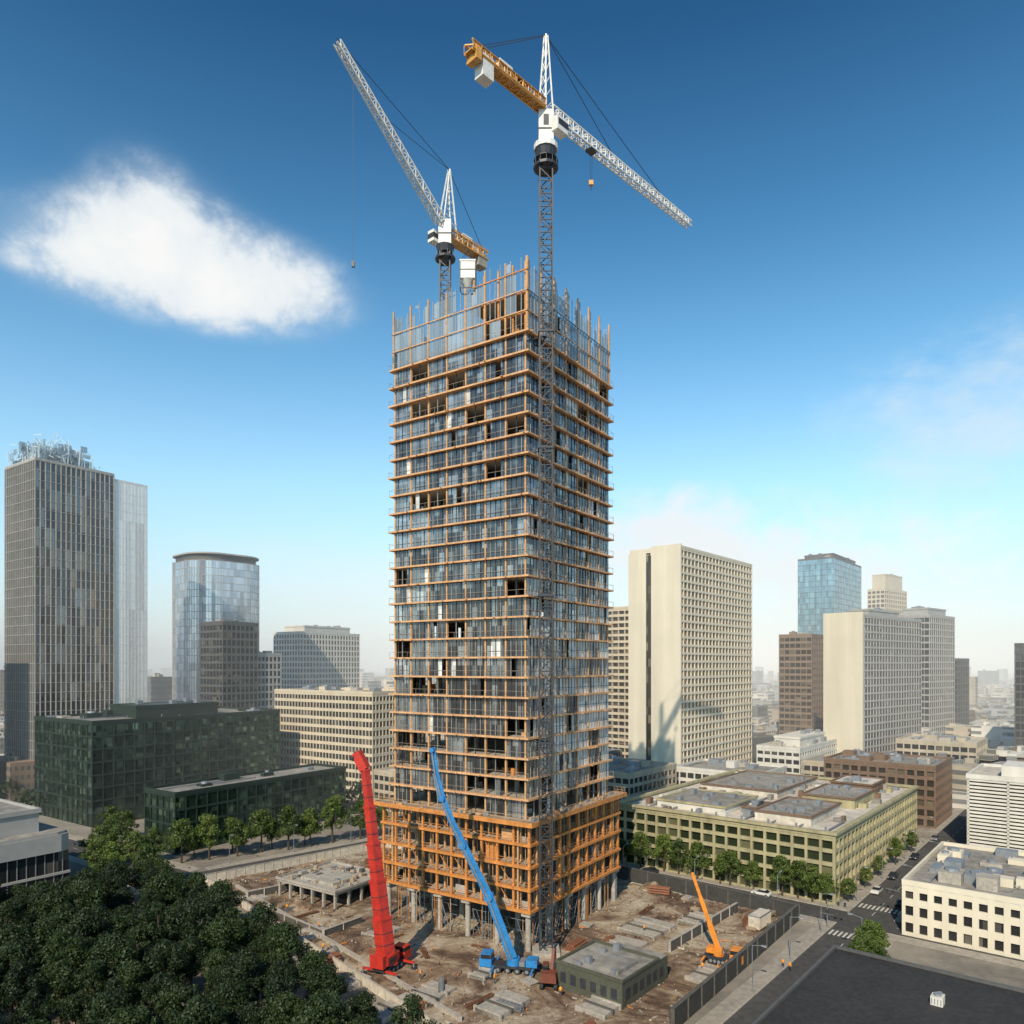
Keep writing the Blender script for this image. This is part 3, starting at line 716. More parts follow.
# ================================================================ GROUND, ROADS
m,nt,out=newmat('city_ground'); p=N(nt,'ShaderNodeBsdfPrincipled'); p.inputs['Roughness'].default_value=.95
tc=N(nt,'ShaderNodeTexCoord')
n1=N(nt,'ShaderNodeTexNoise'); n1.inputs['Scale'].default_value=.05; n1.inputs['Detail'].default_value=10; n1.inputs['Roughness'].default_value=.75; lk(nt,tc.outputs['Object'],n1.inputs['Vector'])
r=N(nt,'ShaderNodeValToRGB'); E=r.color_ramp.elements; E[0].position=.32;E[0].color=(.10,.092,.08,1);E[1].position=.68;E[1].color=(.34,.30,.245,1)
lk(nt,n1.outputs[0],r.inputs[0])
lk(nt,r.outputs[0],p.inputs['Base Color']);lk(nt,p.outputs[0],out.inputs[0])
b=MB(); Rr=16000; k=64
b.v=[(0,0,0)]+[(Rr*math.cos(2*math.pi*i/k),Rr*math.sin(2*math.pi*i/k),0) for i in range(k)]
for i in range(k): b.f.append((0,1+i,1+(i+1)%k)); b.m.append(0)
b.obj('ground',[m])
def road(name,ang,org,a0,a1,b0,b1,kerbs=(1,1),dash=True,gapsL=(),gapsR=(),zb=0):
    B=MB()
    def quad(x0,y0,x1,y1,z,m):
        k=len(B.v); B.v+=[(x0,y0,z),(x1,y0,z),(x1,y1,z),(x0,y1,z)]; B.f.append((k,k+1,k+2,k+3)); B.m.append(m)
    quad(a0,b0,a1,b1,.012+zb,0)
    c=(b0+b1)/2; x=a0+2
    if dash:
        while x<a1-4: quad(x,c-.07,x+3,c+.07,.02+zb,1); x+=8
    for s,gaps,on in((b1,gapsL,kerbs[0]),(b0,gapsR,kerbs[1])):
        if not on: continue
        segs=[];cur=a0
        for g0,g1_ in sorted(gaps): segs.append((cur,g0));cur=g1_
        segs.append((cur,a1))
        for s0,s1 in segs:
            if s1<=s0: continue
            if s==b1: B.box(s0,s,0,s1,s+.3,.15,3); B.box(s0,s+.3,0,s1,s+3.2,.14,2)
            else: B.box(s0,s-.3,0,s1,s,.15,3); B.box(s0,s-3.2,0,s1,s-.3,.14,2)
    return B.obj(name,[asphalt,paint,paving,concrete],(org[0],org[1],0),ang)
road('road',A2,(0,0),60,900,38.5,47.5,gapsL=[(160.5,177.5),(262,274)],gapsR=[(160.5,177.5),(262,274)])
road('road',A2+math.pi/2,(0,0),47.5,196,-173.5,-164.5,gapsL=[(180,196)],gapsR=[(180,196)],zb=.004)
road('road',A2+math.pi/2,(0,0),-200,38.5,-173.5,-164.5,zb=.004)
LA=math.atan2(.67,.74)
road('road',LA,(-84,188),-60,66,-4.5,4.5,gapsL=[(-8,8)],gapsR=[(55,66)],zb=.008)
road('road',A1+math.pi/2,(-84,188),5,160,-5,5,zb=.012)
def zebra(x,y,ang,w,n):
    B=MB()
    for i in range(n):
        k=len(B.v); a=-w/2+i*w/n; B.v+=[(-1.6,a,.034),(1.6,a,.034),(1.6,a+w/n*.5,.034),(-1.6,a+w/n*.5,.034)]; B.f.append((k,k+1,k+2,k+3)); B.m.append(0)
    B.obj('zebra_crossing',[paint],(x,y,0),ang)
x,y=g2(158,43); zebra(x,y,A2,9,10)
x,y=g2(180,43); zebra(x,y,A2,9,10)
zebra(-95,195.5,A1+math.pi/2,10,10); zebra(-93,180,LA,9,10)
b=MB(); b.cyl((0,0,0),(0,0,5.6),.09,.07,8,0); b.beam((0,0,5.4),(3.6,0,5.6),.1,0)
for x in(2.2,3.5): b.box(x-.18,-.16,4.7,x+.18,.16,5.5,1)
b.box(-.2,-.16,2.6,.2,.16,3.4,1)
tl=b.obj('traffic_light',[steel,darksteel],(*g2(161,48.5),.14),A2-math.pi/2)
inst(tl,(*g2(177,37.3),.14),A2+math.pi/2)

# ================================================================ NAMED BUILDINGS
cream=solid('cream_concrete',(.54,.46,.34),.85,.12,.05,streak=True)
creamL=solid('light_cream_concrete',(.62,.56,.44),.85,.11,.04,streak=True)
beige=solid('beige_concrete',(.40,.34,.25),.85,.18,.08,streak=True)
olive=solid('olive_stone',(.33,.295,.175),.85,.28,.12,streak=True)
brown=solid('brown_brick',(.16,.10,.065),.85,.25,.2)
greyw=solid('grey_cladding',(.35,.34,.32),.7,.12,.05)
greyd=solid('dark_cladding',(.085,.083,.08),.6,.2,.1)
whitew=solid('white_render',(.56,.535,.48),.8,.14,.06,streak=True)
greenw=solid('green_frame',(.016,.030,.022),.5,.3,.3)
finw=solid('pale_fins',(.36,.34,.31),.5,.15,.05)
gd=glass('window_dark',(.04,.042,.044),(.20,.18,.15),(3,3,3.6),.4,.1,0,.2)
gdl=glass('window_dark_reflective',(.12,.12,.125),(.26,.25,.23),(3,3,3.6),.7,.08,0,.2)
gg=glass('window_green',(.045,.085,.065),(.16,.24,.18),(1.8,1.8,2.15),.75,.06,0,.35,.10)
gb=glass('window_blue',(.26,.40,.47),(.36,.50,.56),(2,2,4),.8,.07,0,.35,.02)
gs=glass('window_silver',(.58,.60,.65),(.68,.70,.74),(2,2,4),.8,.16,0,.35,.02)
gp=glass('window_pale_reflection',(.74,.77,.78),(.86,.88,.88),(1.4,1.4,40),.35,.28,0,.5,.03)  # near-white base colour stands in for a bright sky reflection
gw=glass('window_warm',(.065,.055,.042),(.26,.21,.15),(3,3,3.4),.4,.12,0,.3)
gt=glass('tower_dark_glass',(.10,.10,.105),(.26,.255,.25),(2.0,2.0,8),.8,.06,0,.35,.09)

office('finned_glass_skyscraper',-195,300,A1,32,28,139,4,2.0,finw,gt,roof=roofgrey,band=.05,pier=.26,fin=.15,units=8)
b=MB(); b.box(32.3,.5,0,47.5,27.5,137,0)
for i in range(24): b.box(32.3+i*.65,.38,0,32.3+i*.65+.09,.5,137,1)
for k in range(34): b.box(32.3,.42,k*4,47.6,.5,k*4+.18,1)
for i in range(20): b.box(47.5,.6+i*1.4,0,47.62,.75+i*1.4,137,1)
b.ring(32.3,.4,47.6,27.6,.3,137,138,1)
b.obj('pale_glass_slab_tower',[gp,whitep],(-195,300,0),A1)
b=MB(); r_=random.Random(8)
for i in range(420):
    x=r_.uniform(1,27);y=r_.uniform(1,27); hm=14*(1-abs(x-9)/34)*(.6+.4*math.sin(y*.4)); z=r_.uniform(0,hm); dx=r_.uniform(-3,3);dy=r_.uniform(-3,3)
    b.beam((x,y,z),(x+dx,y+dy,max(0,min(hm,z+r_.uniform(-3,3)))),.17,0)
for i in range(120):
    x=r_.uniform(1,24);y=r_.uniform(1,27); b.beam((x,y,0),(x+r_.uniform(-1,1),y,r_.uniform(4,14)*(1-abs(x-9)/34)),.2,0)
for i in range(170):
    x=r_.uniform(1,22);y=r_.uniform(1,26);z=r_.uniform(0,8); w=r_.uniform(2,4)
    if r_.random()<.5: b.box(x,y,z,x+w,y+.1,z+r_.uniform(1.5,3.5),1)
    else: b.box(x,y,z,x+.1,y+w,z+r_.uniform(1.5,3.5),1)
b.obj('glass_roof_structure',[solid('pale_blue_steel',(.62,.72,.77),.5,.2,.3),screen],(-195,300,139.3),A1)
def roundtower():
    b=MB(); s=21; r=15
    poly=[]
    for cx_,cy_,a0 in((-s+r,-s+r,180),(s-r,-s+r,270),(s-r,s-r,0),(-s+r,s-r,90)):
        for i in range(16): a=rad(a0+i*6); poly.append((cx_+r*math.cos(a),cy_+r*math.sin(a)))
    b.prism(poly,0,112,0,2)
    out_=[(x*1.006,y*1.006) for x,y in poly]
    for k in range(29): b.prism(out_,k*4,k*4+.22,1)
    for i in range(0,len(poly)):
        x,y=out_[i]; b.cyl((x,y,0),(x,y,113),.08,.08,4,1)
    b.prism([(x*.93,y*.93) for x,y in poly],112,116,3,2); b.prism([(x*1.0,y*1.0) for x,y in poly],115.8,116.6,1,2)
    b.obj('rounded_glass_tower',[gs,greyw,roofgrey,greyd],(-170,422,0),A1-rad(8))
    footprints.append((-170,422,35))
roundtower()
office('dark_office_block',-138,350,A1,20,18,75,3.8,2.5,greyd,gd,band=.3,pier=.4,units=4)
office('slab_office_building',-132,362,A1,22,15,60,3.8,2.5,greyw,gd,band=.3,pier=.5)
office('grey_office_building',-138.6,480,A1,53,27,76,3.8,2.6,whitew,gd,band=.3,pier=.9,top=(.12,5),units=0)
office('beige_office_block',-57,300,A1,30,62,43,3.6,2.0,cream,gd,band=.36,pier=.35,roof=roofwhite,units=12)
office('green_glass_office',-141.9,248,A1,77,42,35,4.3,3.6,greenw,gg,band=.13,pier=.3,units=12,roof=roofgrey,top=(.28,4.5),proud=.2)
office('green_glass_annex',-97.6,212.5,A1,66,16,17,4.2,3.4,greenw,gg,band=.16,pier=.3,units=4,roof=roofgrey,proud=.2)
b=MB()
b.box(0,0,0,38,30,9.5,1)
pl_=[(-.8,-.8),(36,-.8),(38.0,0),(38.8,2),(38.8,30.8),(-.8,30.8)]
b.prism(pl_,9.5,13.6,0,2); b.prism([(x*.97+.5,y*.97+.5) for x,y in pl_],13.6,14.2,0,2)
b.box(6,4,14.2,33,26,19.5,0); b.ring(5.6,3.6,33.4,26.4,.6,18.9,20,0); b.box(7,5,19.5,32,25,19.7,2)
b.box(12,8,19.7,17,13,21.5,3); b.box(21,8,19.7,25,12,21,3)
for i in range(19): b.box(i*2+.5,-.12,0,i*2+.7,0,9.5,3)
for i in range(14): b.box(38,i*2+.5,0,38.12,i*2+.7,9.5,3)
b.box(-.3,-.3,3.8,38.3,30.3,4.4,0)
b.obj('low_banded_building',[greyw,gd,roofgrey,steel],(-131,150,0),A1); footprints.append((-135,175,35))
office('grey_slab_building',-222,262,A1,30,25,68,3.8,3,greyw,gd,band=.35,pier=.5)

office('olive_courtyard_block',74,168,A2,85,59,15.2,3.05,3.3,olive,glass('window_olive',(.04,.055,.03),(.20,.20,.11),(3.3,3.3,3.05),.4,.1,0,.4),roof=roofwhite,band=.28,pier=.6,units=0,proud=.6)
b=MB(); r_=random.Random(21)
b.ring(-.5,-.5,85.5,59.5,1.3,15.95,16.6,0)
for (x0,y0,x1,y1,h,mm) in[(8,8,32,22,2.2,3),(8,30,30,50,1.8,1),(38,6,60,20,2.6,0),(40,28,76,52,2.0,3),(64,8,80,20,3.0,4),(14,24,24,28,1.5,2)]:
    b.box(x0,y0,15.4,x1,y1,15.4+h,mm); b.ring(x0-.3,y0-.3,x1+.3,y1+.3,.5,15.4+h-.1,15.4+h+.4,4 if mm!=1 else 0); b.box(x0+.4,y0+.4,15.4+h,x1-.4,y1-.4,15.4+h+.08,5 if x0%16 else 3)
    for i in range(9):
        x=r_.uniform(x0+1,x1-3);y=r_.uniform(y0+1,y1-3); b.box(x,y,15.4+h,x+r_.uniform(.6,2.5),y+r_.uniform(.6,2),15.4+h+r_.uniform(.4,1.6),2)
for i in range(120):
    x=r_.uniform(2,80);y=r_.uniform(2,55); w=r_.uniform(.5,2.4); b.box(x,y,15.4,x+w,y+r_.uniform(.5,2.2),15.8+r_.uniform(.2,1.6),r_.choice((0,1,2,2,4,5)))
for i in range(8):
    y=3+i*6.8; b.cyl((3,y,15.4),(3,y,17),.25,.25,8,2); b.beam((5,y,15.9),(r_.uniform(14,50),y,15.9),.3,2)
b.obj('courtyard_block_roof_storey',[olive,whitew,steel,roofwhite,brown,roofgrey],(74,168,0),A2)
office('white_office_block',99.2,133.4,A2,42,25.5,10.2,3.3,2.5,creamL,gd,roof=roofgrey,band=.42,pier=1.1,units=18,seed=3,proud=.45)
b=MB(); b.box(.4,.4,0,29.6,29.6,22,1)
for k in range(20): b.ring(0,0,30,30,.6,1+k*1.05,1.6+k*1.05,0)
b.ring(-.2,-.2,30.2,30.2,.8,21.6,23,0); b.box(.5,.5,22,29.5,29.5,22.2,2); b.box(5,5,22.2,20,22,25.5,0)
for i in range(4): b.box(0,i*9.8,0,.7,i*9.8+.5,21.6,0)
b.obj('louvred_white_building',[whitew,gd,roofwhite],(157,197,0),A2); footprints.append((160,215,30))
b=MB(); b.box(-40,-42,0,0,0,11.4,0); b.box(-39.7,-41.7,11.4,-.3,-.3,11.6,1); b.ring(-40.1,-42.1,.1,.1,.4,11.35,12.0,2)
for (x,y,w,l,h) in[(-12,-16.5,1.5,1.4,1.1),(-10.2,-16.3,1.0,1.0,.7),(-24,-30,3,2,1.6),(-8,-34,2,2,1.2)]:
    b.box(x,y,11.6,x+w,y+l,11.6+h,3); b.cyl((x+w/2,y+l/2,11.6+h),(x+w/2,y+l/2,11.9+h),w*.3,w*.3,10,4)
    for i in range(4): b.box(x-.03,y+.15+i*l/4,11.75,x+.01,y+.25+i*l/4,11.4+h,4)
b.obj('dark_roofed_building',[brown,roofdark,greyd,whitew,steel],(49.6,112.7,0),A2)
office('cream_residential_tower',68.7,300,A2,75,23.5,103,3.3,3.4,creamL,gw,band=.30,pier=.36,units=6,seed=2,proud=.45)
b=MB(); b.box(-.6,-.6,0,.3,13,104.6,0); b.box(-.3,13,0,.4,15.5,101,1); b.box(-.55,15.5,0,.35,24,102.5,0)
b.obj('stair_tower_wall',[creamL,gw],(68.7,300,0),A2)
office('balcony_apartment_block',62,345,A2,40,28,82,3.2,3.4,cream,gw,band=.38,pier=.4,units=4,proud=.9)
office('brown_office_tower',163.5,400,A2,26,18,71,3.6,3,solid('tan_cladding',(.22,.155,.11),.8,.12,.06),gw,band=.35,pier=.4)
office('blue_glass_tower',228,520,A2,70,25,131,4,4,greyd,gb,band=.06,pier=.15,units=4,top=(.1,4),proud=.1)
office('grey_slab_tower',157.3,330,A3,66,17,77,3.5,3.0,greyw,gdl,band=.22,pier=.25,units=6,top=(.25,4))
b=MB(); b.box(-.6,-.6,0,.5,17.6,79,0); b.obj('slab_tower_end_wall',[creamL],(157.3,330,0),A3)
office('dark_banded_tower',239,420,A3,38,20,83,3.8,3,greyw,gdl,band=.25,pier=.2,top=(.15,5))
office('cream_stepped_tower',330,650,A3,47,15,122,4,4,cream,gw,band=.35,pier=1,top=(.12,14))
office('dark_small_tower',273,450,A3,20,12,58,3.6,3,greyd,gd,band=.3,pier=.4)
office('dark_glass_tower',240,330,A3,25,12,64,3.6,2.5,greyd,gdl,band=.25,pier=.4)
office('white_hospital_building',117.7,300,A2,54,18,20,3.5,3,whitew,gd,roof=roofwhite,band=.45,pier=.6,units=10,top=(.2,4))
office('brick_warehouse',142,246,A2,30,36,20,3.6,3,brown,gw,roof=roofgrey,band=.35,pier=.8,units=14,proud=.5)
office('brick_row_building',190,300,A2,30,30,22,3.6,3,beige,gd,roof=roofwhite,units=8)
office('low_beige_building',150,275,A2,26,40,15,3.6,3,beige,gd,roof=roofgrey,units=8)
office('low_white_building',88,262,A2,28,34,15,3.6,3,whitew,gd,roof=roofgrey,units=8)
office('low_grey_building',40,250,A2,34,30,17,3.6,3,beige,gd,roof=roofgrey,units=8)
office('brick_office',10,262,A2,24,34,20,3.6,3,brown,gd,roof=roofgrey,units=8)
office('terrace_building',-30,262,A2,24,30,14,3.6,3,beige,gd,roof=roofwhite,units=8)

# ================================================================ DISTANT CITY
walls=[facade_far('far_beige',(.40,.35,.27),(.11,.11,.10)),facade_far('far_grey',(.32,.32,.31),(.12,.13,.13)),facade_far('far_brick',(.24,.17,.12),(.09,.085,.08)),facade_far('far_white',(.54,.51,.46),(.18,.18,.18)),facade_far('far_dark',(.16,.165,.17),(.08,.09,.10),4,2)]
b=MB(); r_=random.Random(31)
def rotbox(b,x,y,ang,w,l,h,m,z0=0):
    c,s=math.cos(ang),math.sin(ang)
    b.prism([(x+c*u-s*v_,y+s*u+c*v_) for u,v_ in((0,0),(w,0),(w,l),(0,l))],z0,h,m)
for i in range(9000):
    d=300*math.exp(r_.random()*3.0); az=rad(r_.uniform(-42,42)); x=d*math.sin(az);y=d*math.cos(az)
    if y<270: continue
    if any((x-a)**2+(y-c)**2<q*q for a,c,q in footprints): continue
    w=r_.uniform(10,34);l=r_.uniform(10,34);h=r_.choice((6,8,9,12,14,16,18,20))*r_.uniform(.8,1.2)
    if d>500 and r_.random()<.05: h=r_.uniform(28,52)
    if d<430: h=min(h,16)
    a=A2+r_.choice((0,.1,-.2))
    m=r_.choices(range(5),[5,4,3,4,2])[0]
    rotbox(b,x,y,a,w,l,h,m)
    for q in range(3 if d<900 else 1):
        u=r_.uniform(.1,.7)*w;v_=r_.uniform(.1,.7)*l
        rotbox(b,x+math.cos(a)*u-math.sin(a)*v_,y+math.sin(a)*u+math.cos(a)*v_,a,w*r_.uniform(.1,.28),l*r_.uniform(.1,.25),h+r_.uniform(1,3),r_.choice((0,1,3)),h-.1)
    if d<1200: footprints.append((x,y,9))
b.obj('distant_city_buildings',walls)
b=MB(); n=160
for i in range(n+1):
    az=rad(-60+120*i/n)
    for d,h in((6500,0),(8200,60+90*abs(mn.noise((i*.07,2,0)))+25*mn.noise((i*.3,5,0))),(10500,0)):
        b.v.append((d*math.sin(az),d*math.cos(az),h))
for i in range(n):
    for j in range(2): k=i*3+j; b.f.append((k,k+3,k+4,k+1)); b.m.append(0)
b.obj('hills',[solid('haze_tinted_hills',(.14,.18,.19),1,.15,.001)],smooth=True)  # blue-grey base colour has distance haze painted in

# ================================================================ TREES
def leafmat(name,c0,c1):
    m,nt,out=newmat(name)
    d=N(nt,'ShaderNodeBsdfPrincipled'); d.inputs['Roughness'].default_value=.6; t=N(nt,'ShaderNodeBsdfTranslucent')
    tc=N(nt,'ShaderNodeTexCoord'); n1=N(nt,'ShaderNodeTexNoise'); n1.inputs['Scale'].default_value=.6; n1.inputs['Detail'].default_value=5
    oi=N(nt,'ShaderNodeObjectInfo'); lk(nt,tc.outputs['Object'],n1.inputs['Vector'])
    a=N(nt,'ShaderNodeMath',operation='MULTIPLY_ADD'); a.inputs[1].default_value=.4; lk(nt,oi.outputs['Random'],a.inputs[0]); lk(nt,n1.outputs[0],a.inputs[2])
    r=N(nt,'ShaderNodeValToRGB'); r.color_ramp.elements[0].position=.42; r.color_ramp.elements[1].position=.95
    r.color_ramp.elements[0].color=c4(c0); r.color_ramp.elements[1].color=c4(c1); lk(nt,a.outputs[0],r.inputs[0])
    lk(nt,r.outputs[0],d.inputs['Base Color']); lk(nt,r.outputs[0],t.inputs['Color'])
    mx=N(nt,'ShaderNodeMixShader'); mx.inputs[0].default_value=.25; lk(nt,d.outputs[0],mx.inputs[1]); lk(nt,t.outputs[0],mx.inputs[2]); lk(nt,mx.outputs[0],out.inputs[0]); return m
leafD=leafmat('foliage_dark',(.010,.024,.007),(.036,.064,.014))  # leaf colour darkened to paint in the shadowed foreground
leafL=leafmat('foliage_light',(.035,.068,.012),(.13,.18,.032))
bark=solid('bark',(.06,.045,.03),.9,.3,2)
def leafquads(rng,centers,radii,per,size):
    V=[]
    for c,r in zip(centers,radii):
        n=int(per*r*r)
        u=rng.normal(size=(n,3)); u/=np.linalg.norm(u,axis=1)[:,None]
        rr=r*(.55+.55*rng.random(n))**.8
        P=c+u*rr[:,None]*np.array([1,1,.8])
        nn=u+rng.normal(size=(n,3))*.6; nn/=np.linalg.norm(nn,axis=1)[:,None]
        t=np.cross(nn,rng.normal(size=(n,3))); t/=np.linalg.norm(t,axis=1)[:,None]; s=np.cross(nn,t)
        sz=size*(.6+.8*rng.random(n))[:,None]
        V.append(np.stack([P-t*sz,P-s*sz*.55,P+t*sz,P+s*sz*.55],axis=1))
    return np.concatenate(V).reshape(-1,3)
def tree(name,seed,H,W,leaf,per=150,size=.26,nc=22):
    rng=np.random.default_rng(seed); b=MB(); rr=random.Random(seed)
    th=H*.38; b.cyl((0,0,-.2),(.1,0,th),.028*H,.018*H,8,0)
    cs=[];rs_=[]
    for i in range(nc):
        z=H*(.36+.56*(i+.5)/nc); t=(z/H-.36)/.56
        w=W*(math.sin(math.pi*(.18+.78*t))**.7)*rr.uniform(.4,1.05)
        a=i*2.4+rr.uniform(-.6,.6); r=W*rr.uniform(.18,.40)
        cs.append(np.array([w*.8*math.cos(a),w*.8*math.sin(a),z+rr.uniform(-.4,.4)])); rs_.append(r)
        if i%3==0: b.cyl((.1*rr.random(),0,th*.85+.25*(z-th*.85)),tuple(cs[-1]),.011*H,.004*H,5,0)
    cs.append(np.array([0,0,H*.93]));rs_.append(W*.28)
    b.cyl((.1,0,th),(0,0,H*.85),.018*H,.005*H,6,0)
    Q=leafquads(rng,cs,rs_,per,size); k=len(b.v); n=len(Q)//4
    b.v+= [tuple(q) for q in Q]; b.f+=[(k+4*i,k+4*i+1,k+4*i+2,k+4*i+3) for i in range(n)]; b.m+=[1]*n
    return b.obj(name,[bark,leaf])
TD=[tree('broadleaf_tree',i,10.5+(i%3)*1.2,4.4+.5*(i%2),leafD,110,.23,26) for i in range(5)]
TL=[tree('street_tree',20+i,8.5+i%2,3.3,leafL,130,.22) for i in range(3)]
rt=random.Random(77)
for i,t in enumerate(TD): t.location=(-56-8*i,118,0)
def edge_x(y): return -12.5-(y-112.5)*.882
pts=[(-56-8*i,118) for i in range(5)]
for tries in range(12000):
    y=rt.uniform(84,174); x=rt.uniform(-118,10)
    if x>edge_x(y)-13.5 or x/y<-.80: continue
    l=toloc(x,y,0,-131,150,A1)
    if -6<l.x<45 and -6<l.y<40: continue
    l=toloc(x,y,0,-84,188,LA)
    if abs(l.y)<8.5: continue
    if any((x-a)**2+(y-c)**2<5.2**2 for a,c in pts): continue
    s_=rt.uniform(.62,1.02)
    pts.append((x,y)); inst(rt.choice(TD),(x,y,0),rt.uniform(0,6.28),(s_,s_,s_*rt.uniform(.85,1.15)))
def street(lst,h=(.8,1.1),T=TL):
    for x,y in lst: inst(rt.choice(T),(x+rt.uniform(-.8,.8),y+rt.uniform(-.8,.8),.1),rt.uniform(0,6.28),rt.uniform(*h))
TL[0].location=(*g2(175,56),.1);TL[1].location=(*g2(175,63),.1);TL[2].location=(*g2(175,76),.1)
street([g2(175,b_) for b_ in(53,59,70,79,84,90,94,101,108,114)],(.75,1.2))
street([(-92+i*6.2,203.5+i*3.9) for i in range(9)],(1.1,1.5))
street([(-90+i*9,209+i*5.2) for i in range(4)],(.8,1.1))
street([g2(a_,36) for a_ in(113,118,124,130,134,137,142,146,150)],(.55,.95))
street([g2(a_,33.2) for a_ in(121,127,134,140)],(.5,.8))
street([g2(a_,49.5) for a_ in(181,194,207,222,240)],(.5,.8))
street([(-112+i*5,200-i*1.5) for i in range(3)]+[(-105,186),(-99,181),(-116,222),(-124,228),(-100,205),(-90,180),(-96,172)],(1.0,1.35))
street([(-12+i*9,236+i*2) for i in range(3)]+[(20,228),(33,222)],(.8,1.1))
rng=np.random.default_rng(5); cs=[];rr_=[]
for i in range(1500):
    d=270*math.exp(rng.random()*2.1); az=rad(rng.uniform(-42,42)); x=d*math.sin(az);y=d*math.cos(az)
    if y<265 or any((x-a)**2+(y-c)**2<(q*.8)**2 for a,c,q in footprints[:40]): continue
    for j in range(2): cs.append(np.array([x+rng.normal()*4,y+rng.normal()*4,rng.uniform(3,8)])); rr_.append(rng.uniform(2.5,4.5))
Q=leafquads(rng,cs,rr_,3.0,1.0); n=len(Q)//4
me=bpy.data.meshes.new('distant_trees'); me.from_pydata([tuple(q) for q in Q],[],[(4*i,4*i+1,4*i+2,4*i+3) for i in range(n)]); me.materials.append(leafD); o=bpy.data.objects.new('distant_trees',me); col.objects.link(o)

# ================================================================ STREET FURNITURE & CARS
b=MB(); b.cyl((0,0,0),(0,0,.6),.16,.12,8,0); b.cyl((0,0,.6),(0,0,8),.09,.06,8,0); b.beam((0,0,7.9),(1.8,0,8.3),.08,0); b.beam((1.5,0,8.25),(2.5,0,8.35),.35,0,h=.14); b.box(1.7,-.12,8.14,2.4,.12,8.2,1)
lamp=b.obj('street_lamp',[steel,whitep],(*g2(120,48.2),.14),A2-math.pi/2)
for a_ in(138,156,182,205,230,255): inst(lamp,(*g2(a_,48.2),.14),A2-math.pi/2)
for a_ in(146,190,220): inst(lamp,(*g2(a_,37.8),.14),A2+math.pi/2)
for b_ in(60,80,100,125): inst(lamp,(*g2(163.8,b_),.14),A2)
for i in range(4): inst(lamp,(-92+i*14,190+i*12.6,.14),LA-math.pi/2)
cars=[car('parked_car',solid('car_white',(.6,.6,.58),.25,.05,1)),car('parked_car',solid('car_dark',(.03,.035,.045),.25,.1,1)),car('parked_car',solid('car_silver',(.30,.31,.32),.25,.05,1,metal=.5))]
for i,c in enumerate(cars): c.location=(*g2((134,186,197)[i],39.7),.02); c.rotation_euler=(0,0,A2)
for a_ in(215,244,280,305): inst(rt.choice(cars),(*g2(a_,39.6),.02),A2)
for a_ in(192,208,233,262): inst(rt.choice(cars),(*g2(a_,46.4),.02),A2+math.pi)
for b_ in(67,97,112,118): inst(rt.choice(cars),(*g2(172.4,b_),.03),A2+math.pi/2)
for t_ in(20,41,60,75): inst(rt.choice(cars),(-84-.827*t_+1.4,188+.562*t_+2,.03),A1+math.pi/2)

# ================================================================ ATMOSPHERE, LIGHT, SKY, CAMERA
b=MB(); b.box(-9000,225,.6,9000,9500,150,0)
m,nt,out=newmat('haze'); vs=N(nt,'ShaderNodeVolumeScatter'); vs.inputs['Color'].default_value=(.96,.985,1,1); vs.inputs['Density'].default_value=.00060; vs.inputs['Anisotropy'].default_value=-.42
lk(nt,vs.outputs[0],out.inputs['Volume']); b.obj('atmospheric_haze',[m])

AZ=math.atan2(-.32,-.947); EL=rad(38)
sd=Vector((math.sin(AZ)*math.cos(EL),math.cos(AZ)*math.cos(EL),math.sin(EL)))
su=bpy.data.lights.new('sun','SUN'); su.energy=5.0; su.angle=rad(.5); su.color=(1,.86,.67)
so=bpy.data.objects.new('sun',su); so.rotation_euler=sd.to_track_quat('Z','Y').to_euler(); so.location=(0,0,300); col.objects.link(so)
w=bpy.data.worlds.new('World'); scene.world=w; w.use_nodes=True; nt=w.node_tree; nt.nodes.clear()
out=N(nt,'ShaderNodeOutputWorld'); bg=N(nt,'ShaderNodeBackground'); bg.inputs['Strength'].default_value=.1
sky=N(nt,'ShaderNodeTexSky'); sky.sky_type='NISHITA'; sky.sun_disc=False; sky.sun_elevation=EL; sky.sun_rotation=AZ; sky.air_density=1.0; sky.dust_density=.6; sky.ozone_density=1.6; sky.altitude=50
tc=N(nt,'ShaderNodeTexCoord'); sp=N(nt,'ShaderNodeSeparateXYZ'); lk(nt,tc.outputs['Generated'],sp.inputs[0])
def M(op,a,b_=None,c=None):
    n=N(nt,'ShaderNodeMath',operation=op)
    for i,x in enumerate((a,b_,c)):
        if x is None: continue
        if isinstance(x,(int,float)): n.inputs[i].default_value=x
        else: lk(nt,x,n.inputs[i])
    return n.outputs[0]
az=M('MULTIPLY',M('ARCTAN2',sp.outputs[0],sp.outputs[1]),57.2958)
el=M('MULTIPLY',M('ARCSINE',sp.outputs[2]),57.2958)
def gauss(a0,e0,ra,re):
    x=M('DIVIDE',M('SUBTRACT',az,a0),ra); y=M('DIVIDE',M('SUBTRACT',el,e0),re)
    return M('EXPONENT',M('MULTIPLY',M('ADD',M('MULTIPLY',x,x),M('MULTIPLY',y,y)),-1))
def noise_(scale,detail,rough=.55,sc=(1,1,1),dist=0):
    mp=N(nt,'ShaderNodeMapping'); mp.inputs['Scale'].default_value=sc; lk(nt,tc.outputs['Generated'],mp.inputs[0])
    n=N(nt,'ShaderNodeTexNoise'); n.inputs['Scale'].default_value=scale; n.inputs['Detail'].default_value=detail; n.inputs['Roughness'].default_value=rough; n.inputs['Distortion'].default_value=dist
    lk(nt,mp.outputs[0],n.inputs['Vector']); return n.outputs[0]
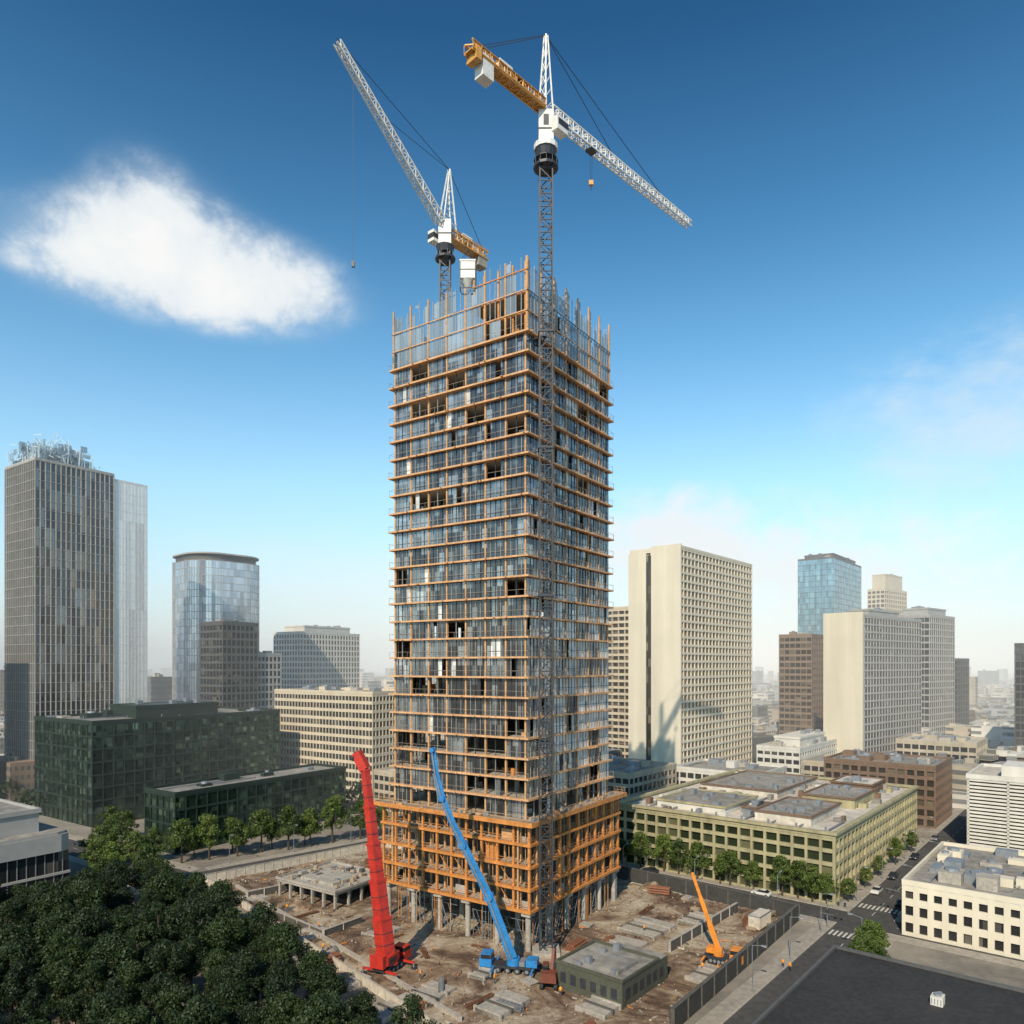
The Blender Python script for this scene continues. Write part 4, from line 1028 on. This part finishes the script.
def sstep(x,lo,hi,to=1.0):
    n=N(nt,'ShaderNodeMapRange',interpolation_type='SMOOTHSTEP'); n.inputs['From Min'].default_value=lo;n.inputs['From Max'].default_value=hi;n.inputs['To Max'].default_value=to; lk(nt,x,n.inputs['Value']); return n.outputs[0]
nz=noise_(17,10,.60,(1,1,1.2),.2); nf=noise_(7,8,.62,(1,1,2.0))
cum=None
for g in((-26.6,29.0,3.3,2.7),(-30.8,26.4,3.9,2.2),(-23.2,27.4,3.9,2.7),(-17.8,26.4,4.6,2.3),(-24,24.9,8.5,1.9)):
    x=gauss(*g); cum=x if cum is None else M('ADD',cum,x)
dens=M('ADD',cum,M('MULTIPLY',M('MULTIPLY',M('SUBTRACT',nz,.5),3.0),sstep(cum,.0,.7)))
c1=sstep(dens,.15,1.25,.96)
halo=M('MULTIPLY',sstep(cum,.02,.9),.28)
g1=gauss(33,16.5,9,5.0)
w1=sstep(M('ADD',g1,M('MULTIPLY',M('MULTIPLY',M('SUBTRACT',nf,.5),2.6),sstep(g1,0,.6))),.15,1.2,.62)
g3=M('ADD',gauss(21,6.5,14,5.2),gauss(11.5,9.5,6,3.4))
w2=sstep(M('ADD',g3,M('MULTIPLY',M('MULTIPLY',M('SUBTRACT',nz,.5),2.0),sstep(g3,0,.5))),.2,1.3,.88)
w3=sstep(M('ADD',gauss(-14,6,18,5),M('MULTIPLY',M('SUBTRACT',nf,.5),1.0)),.3,1.5,.6)
hz=M('MULTIPLY',M('EXPONENT',M('MULTIPLY',M('ABSOLUTE',el),-.11)),.92)
def colmix(f,a,b_,mode='MIX'):
    n=N(nt,'ShaderNodeMix',data_type='RGBA'); n.blend_type=mode
    if isinstance(f,(int,float)): n.inputs[0].default_value=f
    else: lk(nt,f,n.inputs[0])
    for i,x in((6,a),(7,b_)):
        if isinstance(x,tuple): n.inputs[i].default_value=x
        else: lk(nt,x,n.inputs[i])
    return n.outputs[2]
grade=N(nt,'ShaderNodeValToRGB'); E=grade.color_ramp.elements
E[0].position=0;E[0].color=(.62,.85,.90,1);E[1].position=1;E[1].color=(.08,.25,.38,1)
for q,c in((.22,(.62,1.0,1.0,1)),(.38,(.36,.78,.86,1)),(.50,(.20,.58,.70,1)),(.68,(.085,.34,.48,1))): x=E.new(q);x.color=c
lk(nt,M('DIVIDE',el,60.0),grade.inputs[0])
boost=N(nt,'ShaderNodeVectorMath',operation='SCALE'); boost.inputs['Scale'].default_value=2.15; lk(nt,grade.outputs[0],boost.inputs[0])
s0=colmix(1.0,sky.outputs[0],boost.outputs[0],'MULTIPLY')
s1=colmix(hz,s0,(8.4,8.8,8.8,1))
shade=colmix(sstep(dens,.7,2.2),(8.0,8.6,9.0,1),(9.7,9.7,9.5,1))
s2=colmix(w3,s1,(8.6,9,9.1,1)); s3=colmix(w2,s2,(9.2,9.3,9.3,1)); s4=colmix(w1,s3,(7.6,8.5,8.9,1)); s4b=colmix(halo,s4,(7.6,8.4,8.9,1)); s5=colmix(c1,s4b,shade)
lk(nt,s5,bg.inputs[0]); lk(nt,bg.outputs[0],out.inputs[0])

cd=bpy.data.cameras.new('camera'); cam=bpy.data.objects.new('camera',cd); col.objects.link(cam)
cam.location=(0,0,55); cam.rotation_euler=(rad(90),0,0); cd.lens=25.8; cd.sensor_width=36; cd.shift_y=.1494; cd.clip_end=40000; cd.clip_start=.5
scene.camera=cam
